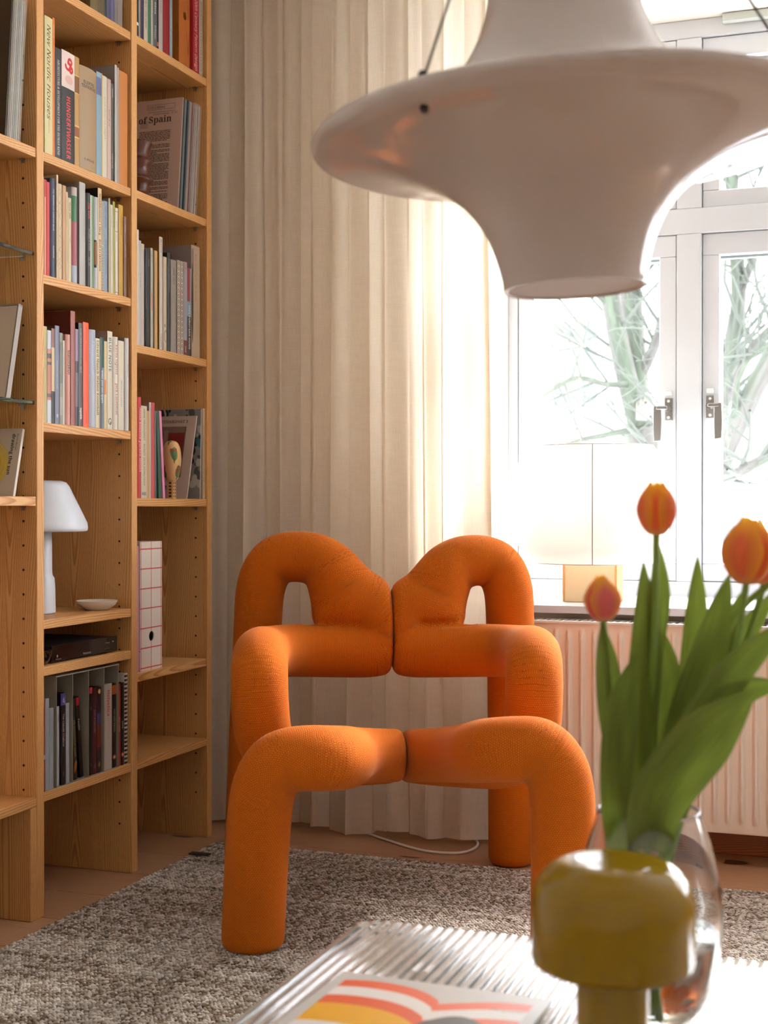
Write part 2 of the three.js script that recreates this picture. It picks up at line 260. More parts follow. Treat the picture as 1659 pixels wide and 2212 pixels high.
// ---------------------------------------------------------------- books
const BOOKS = [
['M2',-2.6142,-2.6175,0.325,0.004,'#cfc6b4','very thin off-white book at the start of the row holding the linen volume',{t:[['arkitekturens former','#c77a3a','s',.5,.25]]}],
['M2',-2.6253,-2.6561,0.304,0.006,'#cdc08c','tall pale yellow paperback with a large slanted title running down its spine',{t:[['New Nordic Houses','#2a2722','i',.62,.05],['Dominic Bradbury','#8a8263','s',.22,.62]]}],
['M2',-2.6565,-2.6648,0.309,0.006,'#d96f26','thin orange book right beside the tall pale yellow paperback',{t:[['ARKITEKTUR','#f2c59a','s',.5,.05]]}],
['M2',-2.6655,-2.6918,0.246,0.006,'#26272b','dark book in a glossy wrapper between the thin orange and the red-lettered black books',{t:[['ARCHITECTURE & DEVELOPMENT FOR THE HUMAN KIND','#b9b6ae','f',.45,.1]]}],
['M2',-2.6922,-2.7450,0.250,0.006,'#191a1e','thick black book with a pink and white top and red capital lettering',{n:[[0,.33,'#d8c3b9']],t:[['HUNDERTWASSER','#d8352c','b',.42,.4]],o:'hund'}],
['M2',-2.7454,-2.7644,0.250,0.006,'#b38a4e','old tan leather-bound book with brown labels and gilt bands',{n:[[.17,.175,'#e8bf62'],[.18,.33,'#7a4d23'],[.33,.336,'#e8bf62'],[.63,.637,'#e8bf62'],[.645,.73,'#8a4a22'],[.735,.742,'#e8bf62']]}],
['M2',-2.7648,-2.8372,0.237,0.006,'#9f8361','very thick linen-bound volume with a rounded spine and stamped capitals',{h:[['ELEKTRO','#33291f',.15,.15],['TEKNIKENS','#33291f',.19,.15],['G. WEILAND','#33291f',.9,.1]],r:1}],
['M2',-2.8380,-2.8605,0.243,0.006,'#7f9fae','light blue book with a dark green cover beside the thick linen volume',{c:'#1f5a43',n:[[.05,.22,'#5a6390']],d:.19}],
['M2',-2.8609,-2.8644,0.244,0.006,'#c09a23','very thin mustard yellow book next to the light blue one',{d:.18}],
['M2',-2.8648,-2.8849,0.241,0.006,'#c9c1ad','cream booklet with faint pink print beside the mustard yellow book',{t:[['en bok om hus och trädgård','#a6695c','s',.4,.2]],d:.17}],
['M2',-2.8864,-2.9028,0.240,0.006,'#c3a396','dusty pink booklet with small dark lettering in the linen volume row',{t:[['Konst i vår tid','#5a4440','s',.4,.3]],d:.17}],
['M2',-2.9036,-2.9152,0.234,0.006,'#4a4a42','slim dark grey-green booklet with white lettering',{t:[['museum','#d9d5cb','s',.5,.05],['moderna verk','#d9d5cb','s',.5,.72]],d:.16}],
['M2',-2.9204,-2.9306,0.283,0.006,'#b9b3ab','tall slim grey book showing its grey cover above its neighbours',{c:'#8e8885',d:.25}],
['M2',-2.9314,-2.9403,0.280,0.006,'#a39c93','narrow light grey folder against the orange file',{d:.25}],
['M2',-2.9412,-2.9791,0.276,0.006,'#c47a38','wide smooth orange file at the window end of the row',{d:.24}],
['M3',-2.6157,-2.6213,0.215,0.006,'#bdb2a3','very thin grey-white book at the start beside two red books',{}],
['M3',-2.6217,-2.6333,0.211,0.006,'#b3221c','glossy red book with a worn pale stripe down its spine',{n:[[.18,1,'#d8876a',.2,.6]]}],
['M3',-2.6337,-2.6444,0.208,0.006,'#c02a22','plain bright red slim book next to the navy one',{}],
['M3',-2.6448,-2.6635,0.219,0.006,'#39435c','glossy navy book with long white lettering',{t:[['THE MAKING OF KIND OF BLUE','#c9ccd2','i',.4,.1],['NISENSON','#c9ccd2','s',.34,.68]],r:1}],
['M3',-2.6712,-2.6779,0.232,0.006,'#c9b795','tall thin cream book with a dark ink scrawl',{o:'scrawl'}],
['M3',-2.6786,-2.6925,0.214,0.006,'#c2aa84','cream book with grey ink drawings on its spine',{o:'scrawl'}],
['M3',-2.6950,-2.7094,0.214,0.006,'#b98e62','plain tan paperback beside the cream book with ink drawings',{}],
['M3',-2.7099,-2.7174,0.202,0.006,'#c2ab8a','low slim beige paperback beside the tan one',{}],
['M3',-2.7183,-2.7308,0.191,0.006,'#c6b48e','small cream paperback with black vertical lettering',{t:[['VERTICAL VOKAL','#38322a','b',.5,.05],['minimalism','#554c40','s',.3,.45]]}],
['M3',-2.7320,-2.7537,0.218,0.006,'#a7b0b8','thick colour-block book with green, rose and pale blue fields',{n:[[0,.09,'#b9aca2'],[.09,.36,'#3f7a52'],[.12,.33,'#6b6a6e',.55,1],[.36,.82,'#a8606a'],[.82,1,'#aab4be']],r:1}],
['M3',-2.7644,-2.7895,0.237,0.006,'#a6a39c','large grey hardback standing tall in the row of the colour-block book',{c:'#8f857a',d:.2}],
['M3',-2.7908,-2.8101,0.217,0.006,'#2b2724','black book with two red words at the top of its spine',{t:[['THE GUN','#e02f3a','b',.5,.1],['EX-LIBRIS & SERIEN','#b8b2aa','s',.34,.38],['Co. On','#b8b2aa','i',.4,.68]],r:1}],
['M3',-2.8114,-2.8258,0.216,0.006,'#6b8a66','slim green book with a white edge beside the black book with red words',{n:[[0,1,'#d6d2c3',0,.25]]}],
['M3',-2.8266,-2.8428,0.215,0.006,'#b7b9bb','silvery white book with a brown patch on its spine',{n:[[.47,.49,'#1c1815',0,.4],[.49,.74,'#8a5a37',0,.55],[.74,.77,'#1c1815',0,.4]],r:1}],
['M3',-2.8442,-2.8605,0.240,0.006,'#d2b489','cream book with heavy black lettering and a black cover',{c:'#15130f',t:[['Stubblommor i färg','#2b241b','f',.62,.05],['Rolf Erikelsson','#2b241b','f',.62,.5]],d:.2}],
['M3',-2.8616,-2.8697,0.213,0.006,'#3a3631','narrow book with a black and white zigzag edge',{o:'stripe'}],
['M3',-2.8702,-2.8863,0.215,0.006,'#7f93a6','grey-blue book with dark blue italic lettering',{t:[['PUNKT UND LINIE','#33415a','i',.45,.05],['Das Spiel mit den Bildelementen','#33415a','i',.4,.42]]}],
['M3',-2.8918,-2.8987,0.226,0.006,'#b5a98d','slim tall khaki book showing its cover behind the grey-blue one',{c:'#a79c87',d:.2}],
['M3',-2.8995,-2.9108,0.212,0.006,'#c4bcae','off-white paperback with a lime edge',{n:[[0,1,'#a9a43c',0,.14]],t:[['anteckningar om form','#8a7a70','s',.3,.12]]}],
['M3',-2.9112,-2.9208,0.222,0.006,'#9c9a35','lime yellow book with black lettering',{t:[['LOUIS XENSBURY','#26250f','f',.6,.08]]}],
['M3',-2.9219,-2.9343,0.209,0.006,'#d2c7bb','white booklet crossed by thin red lines',{n:[[.04,.046,'#b32c3a'],[.27,.276,'#b32c3a'],[.97,.976,'#b32c3a']],t:[['Nio Dikter av Ann Wiktorson','#463b36','s',.36,.15]]}],
['M3',-2.9376,-2.9577,0.220,0.006,'#b98f2e','mustard yellow hardback near the window end of its row',{t:[['FORMENS TEORI','#7a5a17','s',.34,.12],['3','#7a5a17','s',.3,.9]]}],
['M3',-2.9617,-2.9749,0.196,0.006,'#7a5648','low brown book with cream lettering at the window end',{t:[['KONSTEN','#cbb8a4','s',.4,.1],['en historia i bilder','#cbb8a4','s',.36,.35]]}],
['M4',-2.6166,-2.6335,0.213,0.006,'#b3a56b','pale olive book at the start of the row above the white lamp',{t:[['ORNAMENTIK','#9c8f5d','f',.5,.2]]}],
['M4',-2.6347,-2.6501,0.206,0.006,'#bfc4cc','white book with a salmon and grey photo band',{n:[[.2,.75,'#c07a66'],[.25,.3,'#4c4a52'],[.34,.37,'#4c4a52'],[.68,.72,'#6a5d60']]}],
['M4',-2.6513,-2.6635,0.212,0.006,'#4a342b','narrow spine of brown, cream and black fields beside the salmon photo book',{n:[[0,.2,'#8e5a4c'],[.2,.66,'#c6b489'],[.66,1,'#1e1a18']]}],
['M4',-2.6647,-2.6818,0.220,0.006,'#757a90','slate lilac hardback with faint white lettering',{c:'#2b2a2f',t:[['Svensk Form / Form och Vision','#b9bcc9','s',.3,.35],['III','#d9dbe2','b',.4,.9]],d:.2}],
['M4',-2.6833,-2.6959,0.206,0.006,'#8c8a79','grey-green book with a blurred photo along its spine',{n:[[.1,.55,'#6f7164'],[.7,.9,'#9b988b']]}],
['M4',-2.6964,-2.7035,0.190,0.006,'#c1b7ad','low slim pale book next to the pink one',{t:[['UTVALT','#7a716a','s',.4,.1]]}],
['M4',-2.7045,-2.7248,0.205,0.006,'#c98f80','pink book with bold black letters of uneven size',{t:[['MänniSKOr','#231d1c','b',.62,.17]],r:1}],
['M4',-2.7280,-2.7461,0.261,0.006,'#9a5850','very tall maroon cloth book above the pink one',{c:'#5d211a',d:.26}],
['M4',-2.7471,-2.7598,0.222,0.006,'#3d3440','narrow dark book with a lilac top and blurred photo',{n:[[0,.33,'#8f7896'],[.45,.8,'#6f6368']]}],
['M4',-2.7610,-2.7777,0.238,0.006,'#4a4c4b','charcoal book with white lettering beside the bright orange one',{c:'#1a1a1b',t:[['AKTUELL SVENSK konsthantverk under 1900-tal','#c9c9c5','s',.3,.05],['lapidik','#e8e6e0','b',.5,.82]],d:.21}],
['M4',-2.7800,-2.8035,0.242,0.006,'#f2521a','bright orange hardback in the row above the white lamp',{c:'#d63a08',t:[['HC Ericson: Tankeingångar','#7c2408','s',.3,.04],['Carlssons','#7c2408','s',.3,.84]],d:.21}],
['M4',-2.8039,-2.8325,0.228,0.006,'#a9b0bf','shiny pale blue paperback with blue lettering',{t:[['FORM & FUNKTION I DET','#7d8fb3','b',.3,.02]],r:1}],
['M4',-2.8335,-2.8514,0.211,0.006,'#c9bd9d','cream paperback with long brown serif title beside the pale blue one',{t:[['Edvard Munch Malmö Konsthall','#4d4030','f',.7,.02]]}],
['M4',-2.8522,-2.8713,0.215,0.006,'#3c474b','dark green and slate book with white words on its lower half',{n:[[0,.33,'#1d4a42'],[.33,1,'#7b8794',.45,1]],t:[['Under ytan mot djupet','#dfe3e6','b',.42,.36]]}],
['M4',-2.8719,-2.8847,0.208,0.006,'#d2b98a','cream booklet with a small orange block on its spine',{n:[[.44,.61,'#d2771f',0,.5]],t:[['en liten konsthistoria','#8a7a55','s',.34,.65]]}],
['M4',-2.8860,-2.9083,0.234,0.006,'#cdc6b2','ivory paperback with a large blue-grey double title',{c:'#9d8671',t:[['BLUE NOTE','#53707f','b',.72,.06],['the album cover art of a small jazz label','#8d8c80','s',.2,.48]],o:'disc',d:.2}],
['M4',-2.9097,-2.9323,0.223,0.006,'#d3cabb','ivory paperback with red serif lettering',{t:[['Vävda tapeter','#a5453c','f',.5,.08],['Jack Lindblom','#a5453c','f',.5,.5]],r:1}],
['M4',-2.9354,-2.9620,0.217,0.006,'#cdc3ae','cream hardback with pale blue capitals low on its spine',{t:[['de gamla skatterna','#cbb27a','s',.26,.12],['MUSEO LARCO','#8b98a3','f',.36,.44]]}],
['M4',-2.9646,-2.9835,0.226,0.006,'#c6c2bf','shiny white hardback at the window end of the row above the white lamp',{c:'#9f8d84',t:[['FORMENS ARV','#8a8683','s',.28,.28]],r:1,d:.2}],
['R1',-3.0175,-3.0335,0.250,0.006,'#23211f','black book with white marks at the start of the highest window-side row',{n:[[.86,.89,'#d7d3cb']]}],
['R1',-3.0345,-3.0421,0.260,0.006,'#a39886','slim beige-grey book beside the black one in the highest window-side row',{}],
['R1',-3.0426,-3.0588,0.290,0.006,'#3b3556','violet-navy book in the highest window-side row',{t:[['arkiv','#8f8bb3','s',.4,.5]]}],
['R1',-3.0598,-3.0787,0.240,0.006,'#c2b7a2','white book with slanted black lettering in the highest window-side row',{t:[['bygger om något i sina städer','#2e2a26','i',.5,.35]]}],
['R1',-3.0792,-3.0942,0.300,0.006,'#3d7356','green book in the highest window-side row',{}],
['R1',-3.0952,-3.1051,0.270,0.006,'#b5aa98','thin pale book beside the green one in the highest window-side row',{t:[['Studio','#8a8072','s',.4,.6]]}],
['R1',-3.1056,-3.1256,0.280,0.006,'#52565a','steel grey book with white lettering in the highest window-side row',{t:[['tidens Gösta','#d2d3d2','b',.5,.45],['Eriksson','#d2d3d2','s',.4,.8]]}],
['R1',-3.1261,-3.1335,0.260,0.006,'#17161a','very thin black book in the highest window-side row',{n:[[.93,.97,'#c0652a']]}],
['R1',-3.1345,-3.1548,0.240,0.006,'#b3a9a0','pale grey book with faint ornamental lettering in the highest window-side row',{t:[['DEKORATION','#8c8178','f',.5,.3]]}],
['R1',-3.1569,-3.1899,0.250,0.006,'#8f0f1d','deep red thick book in the highest window-side row',{}],
['R1',-3.1921,-3.2058,0.250,0.006,'#8fa0a8','thin blue-grey book beside the deep red one',{t:[['foto','#4c5a62','s',.4,.7]]}],
['R1',-3.3239,-3.3581,0.250,0.008,'#a81a26','crimson hardback with white italic lettering beside the wooden file box',{t:[['20th Century Pattern Design','#e8c9c4','i',.55,.2]]}],
['R1',-3.3593,-3.3790,0.270,0.008,'#b9ab9a','grey-beige book with spaced capitals at the window end of the highest row',{t:[['HOMMAGE A FERNAND LEGER','#857564','f',.55,.25]]}],
['R3',-3.0256,-3.0335,0.286,0.006,'#cfc6bd','tallest slim white book at the start of the row above the painted figurine',{}],
['R3',-3.0584,-3.0696,0.266,0.020,'#bdb5ac','white magazine with small dark lettering in the row above the painted figurine',{t:[['form  nr 3 april maj','#6b645d','s',.35,.3]]}],
['R3',-3.0702,-3.0846,0.260,0.020,'#bfb6aa','pale grey magazine with small red lettering',{t:[['SVENSKA HEM','#a5584c','s',.3,.06]]}],
['R3',-3.0850,-3.0911,0.249,0.016,'#3b4250','dark blue to black magazine with white lower lettering',{n:[[.5,1,'#1c1b1d']],t:[['BERÄTTELSEN OM EN STAD','#c9c5c0','b',.34,.5]]}],
['R3',-3.0918,-3.1086,0.250,0.016,'#211d1b','black magazine beside the dark blue one',{t:[['kontur','#b9b3ab','s',.36,.1]]}],
['R3',-3.1099,-3.1214,0.256,0.016,'#b7b09c','white magazine printed in small green and red letters',{n:[[.45,.62,'#c8745a',.3,.6]],t:[['TRADITION','#6f8a4a','s',.36,.06]]}],
['R3',-3.1218,-3.1265,0.252,0.016,'#4b4642','very thin dark magazine in front of the tan one',{}],
['R3',-3.1269,-3.1411,0.252,0.014,'#c19c66','tan booklet with a yellow stripe',{n:[[0,1,'#d3ab5a',.7,1]]}],
['R3',-3.1472,-3.1642,0.291,0.012,'#c9bfb2','tall white spine of a broad brown book in the row above the painted figurine',{c:'#8a5a2d',t:[['BETONG','#5c544b','f',.4,.02],['TIM JOHN','#3c362f','f',.36,.85]],d:.2}],
['R3',-3.1646,-3.1824,0.243,0.010,'#c4b69c','cream booklet with a grey ring near its foot',{o:'ring'}],
['R3',-3.1828,-3.1981,0.256,0.008,'#3d403c','dark grey-green hardback beside the broad grey paperback',{c:'#1f1e1c',t:[['Brigitte Sim  URSULA LARSSON','#9aa09a','f',.34,.06]],d:.21}],
['R3',-3.1985,-3.2277,0.241,0.007,'#918a85','broad grey paperback with black slanted capitals',{t:[['TIME OUT','#2b2624','i',.36,.07]]}],
['R3',-3.2294,-3.2687,0.245,0.007,'#a89a8d','wide book covered in a white and brown lace pattern',{o:'lace'}],
['R3',-3.2693,-3.2879,0.247,0.007,'#9a98a3','lilac grey book with a maroon corner at its foot',{n:[[.84,1,'#6e3a31'],[0,.08,'#a58a8c']],t:[['kiosk','#d9d2cc','s',.4,.9]]}],
['R3',-3.2883,-3.3108,0.234,0.007,'#8d8f94','book with a red top and slanted white capitals on black below',{n:[[0,.38,'#94383c',0,.6],[.38,.55,'#7f97a8'],[.55,1,'#3a3735']],t:[['SAFE EUROPEAN HOME','#d6d0cb','b',.5,.42]]}],
['R3',-3.3119,-3.3597,0.299,0.007,'#b8a187','very thick cream hardback with a dark oval stripe at the window end',{c:'#8f8079',n:[[.03,.25,'#8b7a78',.05,.25]],t:[['Bild och Form  vår ateljé','#8a7660','s',.2,.07]],o:'oval',d:.22}],
['R4',-3.0227,-3.0439,0.251,0.006,'#b9202b','red book with cream lettering at the start beside the painted figurine shelf',{t:[['Nämn konsten parken slottet','#e3b5a6','f',.5,.1]],r:1}],
['R4',-3.0443,-3.0733,0.231,0.006,'#c6b9a0','cream paperback with black lettering next to the red book',{t:[['ARNE HÄGGQVIST   KONST OCH KONSTKÖP','#38332c','s',.36,.03]],h:[['A&E','#3e5560',.95,.4]]}],
['R4',-3.0739,-3.0844,0.220,0.006,'#c79a5e','low tan booklet between the cream and coral books',{}],
['R4',-3.0848,-3.0932,0.242,0.006,'#bfb5ad','thin white book with tiny lettering against the coral one',{c:'#9b8272',t:[['BARBRO KLEIN','#6f655e','s',.4,.05]],d:.2}],
['R4',-3.0936,-3.1121,0.242,0.006,'#c4524e','coral pink hardback beside the leaning books',{}],
['M1',-2.8127,-2.8434,0.260,0.006,'#6a5a2c','yellowish magazine with a dark photo on the topmost visible middle shelf',{}],
['M1',-2.8442,-2.8738,0.270,0.006,'#57492a','brown photo magazine beside the yellowish one on the topmost middle shelf',{}],
['M1',-2.8754,-2.8821,0.270,0.006,'#23343a','thin teal-black magazine on the topmost middle shelf',{}],
['M1',-2.8829,-2.9000,0.240,0.006,'#4b4a68','slate purple magazine on the topmost middle shelf',{}],
['M1',-2.9008,-2.9184,0.240,0.006,'#5b5577','lilac magazine on the topmost middle shelf',{}],
['M1',-2.9192,-2.9346,0.300,0.006,'#7b7570','grey magazine on the topmost middle shelf',{}],
['M1',-2.9354,-2.9559,0.240,0.006,'#85796f','beige-grey folder at the window end of the topmost middle shelf',{}],
['M7',-2.6203,-2.6249,0.204,0.006,'#8c1f24','red disc case at the start of the row with the grey rack',{k:'dvd',n:[[.6,.65,'#cfc6c0']]}],
['M7',-2.6256,-2.6419,0.205,0.006,'#8f99a0','taller clear plastic disc case left outside the grey rack',{k:'clear'}],
['M7',-2.6425,-2.6594,0.182,0.006,'#8a949b','shorter clear plastic disc case beside the grey rack',{k:'clear'}],
['M7',-2.6805,-2.6894,0.180,0.012,'#aeb4bb','thin white disc case with grey print in the grey rack',{k:'dvd',t:[['24 TIMMAR','#41464d','s',.5,.1]]}],
['M7',-2.6898,-2.7096,0.208,0.008,'#121114','black disc box with a purple top and white lettering',{k:'dvd',n:[[0,.13,'#4b3f86']],t:[['The Claude Chabrol','#d9d9dc','s',.5,.22],['II B I','#b9b9bc','s',.3,.85]],o:'star'}],
['M7',-2.7164,-2.7307,0.183,0.012,'#a3a9ad','grey-white slim disc case beside the black box with purple top',{k:'dvd',t:[['kortfilmer','#6d7276','s',.34,.1]]}],
['M7',-2.8122,-2.8246,0.207,0.010,'#171416','black disc case with a red top corner in the grey rack',{k:'dvd',n:[[0,.07,'#a82a30']],t:[['Tra','#cfcac4','s',.5,.22],['II B I','#cfcac4','s',.34,.86]]}],
['M7',-2.8253,-2.8434,0.205,0.010,'#471f22','maroon disc case with spaced pale capitals',{k:'dvd',t:[['LUST & CAUTION','#c7aaa2','s',.46,.26],['II B I','#c7aaa2','s',.3,.88]]}],
['M7',-2.8448,-2.8634,0.203,0.010,'#2b1d2a','dark disc case with a yellow disc and warm colours',{k:'dvd',n:[[.3,.42,'#4a4276'],[.42,.7,'#6d2c22']],o:'sun'}],
['M7',-2.8786,-2.9117,0.206,0.010,'#b3a9a1','white disc case with a red title',{k:'dvd',t:[['Helvetica','#b82c2c','b',.5,.07],['a documentary film','#8a7f78','s',.2,.4]]}],
['M7',-2.9124,-2.9321,0.204,0.010,'#201a18','black disc case with an orange top and pale slim capitals',{k:'dvd',n:[[.02,.13,'#b5541f']],t:[['FIVE EASY PIECES','#cfc2ae','s',.44,.3]],o:'dot'}],
['M7',-2.9417,-2.9513,0.200,0.010,'#a1352a','narrow red disc case right outside the grey rack',{k:'dvd',t:[['REVOLT I STADEN','#e0b9a5','s',.6,.4]]}],
['M7',-2.9521,-2.9692,0.201,0.010,'#1b1819','black disc case with white numerals beside the narrow red case',{k:'dvd',t:[['2046','#d5cfca','s',.62,.46]],o:'dot'}],
['M7',-2.9700,-2.9843,0.222,0.010,'#cfc9c2','black and white striped notebook at the window end of the disc row',{o:'bars'}],
];
const GROUPS = { M1: 'magazines on the topmost middle shelf', M2: 'books in the row with the thick linen volume', M3: 'books in the row with the two red books', M4: 'books in the row above the white shelf lamp', M7: 'disc cases in the lowest middle row', R1: 'books in the highest window-side row', R3: 'books in the row above the painted figurine', R4: 'books beside the painted figurine' };
const coverMats = new Map(), PAGE = std('#e3d8c0', 0.9), CLEARCASE = phys('#c9d4dc', 0.18, { transmission: 0.55, thickness: 0 });
const coverMat = (c, r = 0.55) => { const k = c + r; if (!coverMats.has(k)) coverMats.set(k, std(c, r)); return coverMats.get(k); };
function drawSpine(x, o, w, h, seed) {                                     // x: 2d context moved to the strip's corner
  const R = rng(seed);
  for (const [a, b, c, u0 = 0, u1 = 1] of o.n ?? []) { x.fillStyle = c; x.fillRect(u0 * w, a * h, (u1 - u0) * w, (b - a) * h); }
  const font = (f, s) => ({ s: `${s}px sans-serif`, b: `bold ${s}px sans-serif`, i: `italic ${s}px sans-serif`, f: `bold ${s}px serif` })[f];
  for (const [text, c, f, s, y] of o.t ?? []) {
    x.save(); x.translate(w / 2, y * h); x.rotate(Math.PI / 2); x.fillStyle = c; x.textBaseline = 'middle'; let px = s * w; x.font = font(f, px);
    const most = (0.97 - y) * h, wide = x.measureText(text).width; if (wide > most) x.scale(most / wide, 1);
    x.fillText(text, 0, 0); x.restore();
  }
  for (const [text, c, y, s] of o.h ?? []) { x.fillStyle = c; x.font = `bold ${s * w}px sans-serif`; x.textAlign = 'center'; x.textBaseline = 'middle'; const wide = x.measureText(text).width; x.save(); x.translate(w / 2, y * h); if (wide > w * 0.86) x.scale(w * 0.86 / wide, 1); x.fillText(text, 0, 0); x.restore(); x.textAlign = 'left'; }
  const blob = (cx, cy, rx, ry, c) => { x.fillStyle = c; x.beginPath(); x.ellipse(cx * w, cy * h, rx * w, ry * h, 0, 0, 7); x.fill(); };
  if (o.o === 'hund') { x.strokeStyle = '#c4271f'; x.lineWidth = w * 0.12; for (const [cx, cy, rx, ry, a0, a1] of [[0.62, 0.085, 0.13, 0.025, 0, 7], [0.5, 0.13, 0.2, 0.03, -2, 3.6], [0.7, 0.15, 0.12, 0.024, 0, 7]]) { x.beginPath(); x.ellipse(cx * w, cy * h, rx * w, ry * h, 0, a0, a1); x.stroke(); } blob(0.55, 0.25, 0.3, 0.04, '#d3a79c'); }
  if (o.o === 'scrawl') { x.strokeStyle = '#55565e'; x.lineWidth = Math.max(2, w * 0.06); x.beginPath(); for (let k = 0; k < 40; k++) x[k ? 'lineTo' : 'moveTo'](w * (0.2 + 0.7 * R()), h * (0.05 + 0.85 * k / 40 + 0.03 * R())); x.stroke(); }
  if (o.o === 'stripe') { for (let k = 0; k < 60; k++) { x.fillStyle = '#d9d2c2'; x.save(); x.translate(0, k * h / 60); x.transform(1, k < 30 ? 0.5 : -0.2, 0, 1, 0, 0); x.fillRect(0, 0, w, h / 120); x.restore(); } }
  if (o.o === 'bars') { for (let k = 0; k < 22; k++) { x.fillStyle = k < 3 ? '#171518' : '#1d1b1d'; x.fillRect(0, (k + 0.4) * h / 22, w, h / 44); } }
  if (o.o === 'ring') { x.strokeStyle = '#8d897e'; x.lineWidth = w * 0.16; x.beginPath(); x.ellipse(w * 0.65, h * 0.84, w * 0.4, h * 0.06, 0, 0, 7); x.stroke(); blob(0.4, 0.73, 0.18, 0.018, '#7b776c'); }
  if (o.o === 'disc') { x.strokeStyle = '#3d3f3e'; x.lineWidth = w * 0.1; x.beginPath(); x.ellipse(w * 0.5, h * 0.92, w * 0.3, h * 0.03, 0, 0, 7); x.stroke(); blob(0.6, 0.935, 0.12, 0.014, '#3d3f3e'); }
  if (o.o === 'oval') { blob(0.12, 0.52, 0.1, 0.36, '#3f3128'); }
  if (o.o === 'lace') { x.fillStyle = '#57443a'; x.fillRect(0, 0, w, h); x.strokeStyle = '#d5c8b6'; x.lineWidth = w * 0.045; for (let k = 0; k < 17; k++) for (const [cx, rx] of [[0.28, 0.16], [0.74, 0.19]]) { x.beginPath(); x.ellipse(cx * w, (k + 0.5) * h / 17, rx * w, h / 36, 0, 0, 7); x.stroke(); x.beginPath(); x.moveTo((cx - rx) * w, k * h / 17); x.lineTo((cx + rx) * w, (k + 1) * h / 17); x.moveTo((cx + rx) * w, k * h / 17); x.lineTo((cx - rx) * w, (k + 1) * h / 17); x.stroke(); } }
  if (o.o === 'star') { x.strokeStyle = '#d7d5e4'; x.lineWidth = w * 0.06; x.beginPath(); x.moveTo(w * 0.5, h * 0.05); x.lineTo(w * 0.72, h * 0.1); x.lineTo(w * 0.35, h * 0.09); x.closePath(); x.stroke(); }
  if (o.o === 'sun') { blob(0.55, 0.05, 0.3, 0.028, '#c9a53a'); blob(0.5, 0.9, 0.25, 0.03, '#8a6a22'); }
  if (o.o === 'dot') { blob(0.5, 0.87, 0.36, 0.028, '#c4553f'); blob(0.5, 0.87, 0.16, 0.012, '#e4d6c9'); }
}
const leanBack = (g, a) => { g.rotation.x = a; };
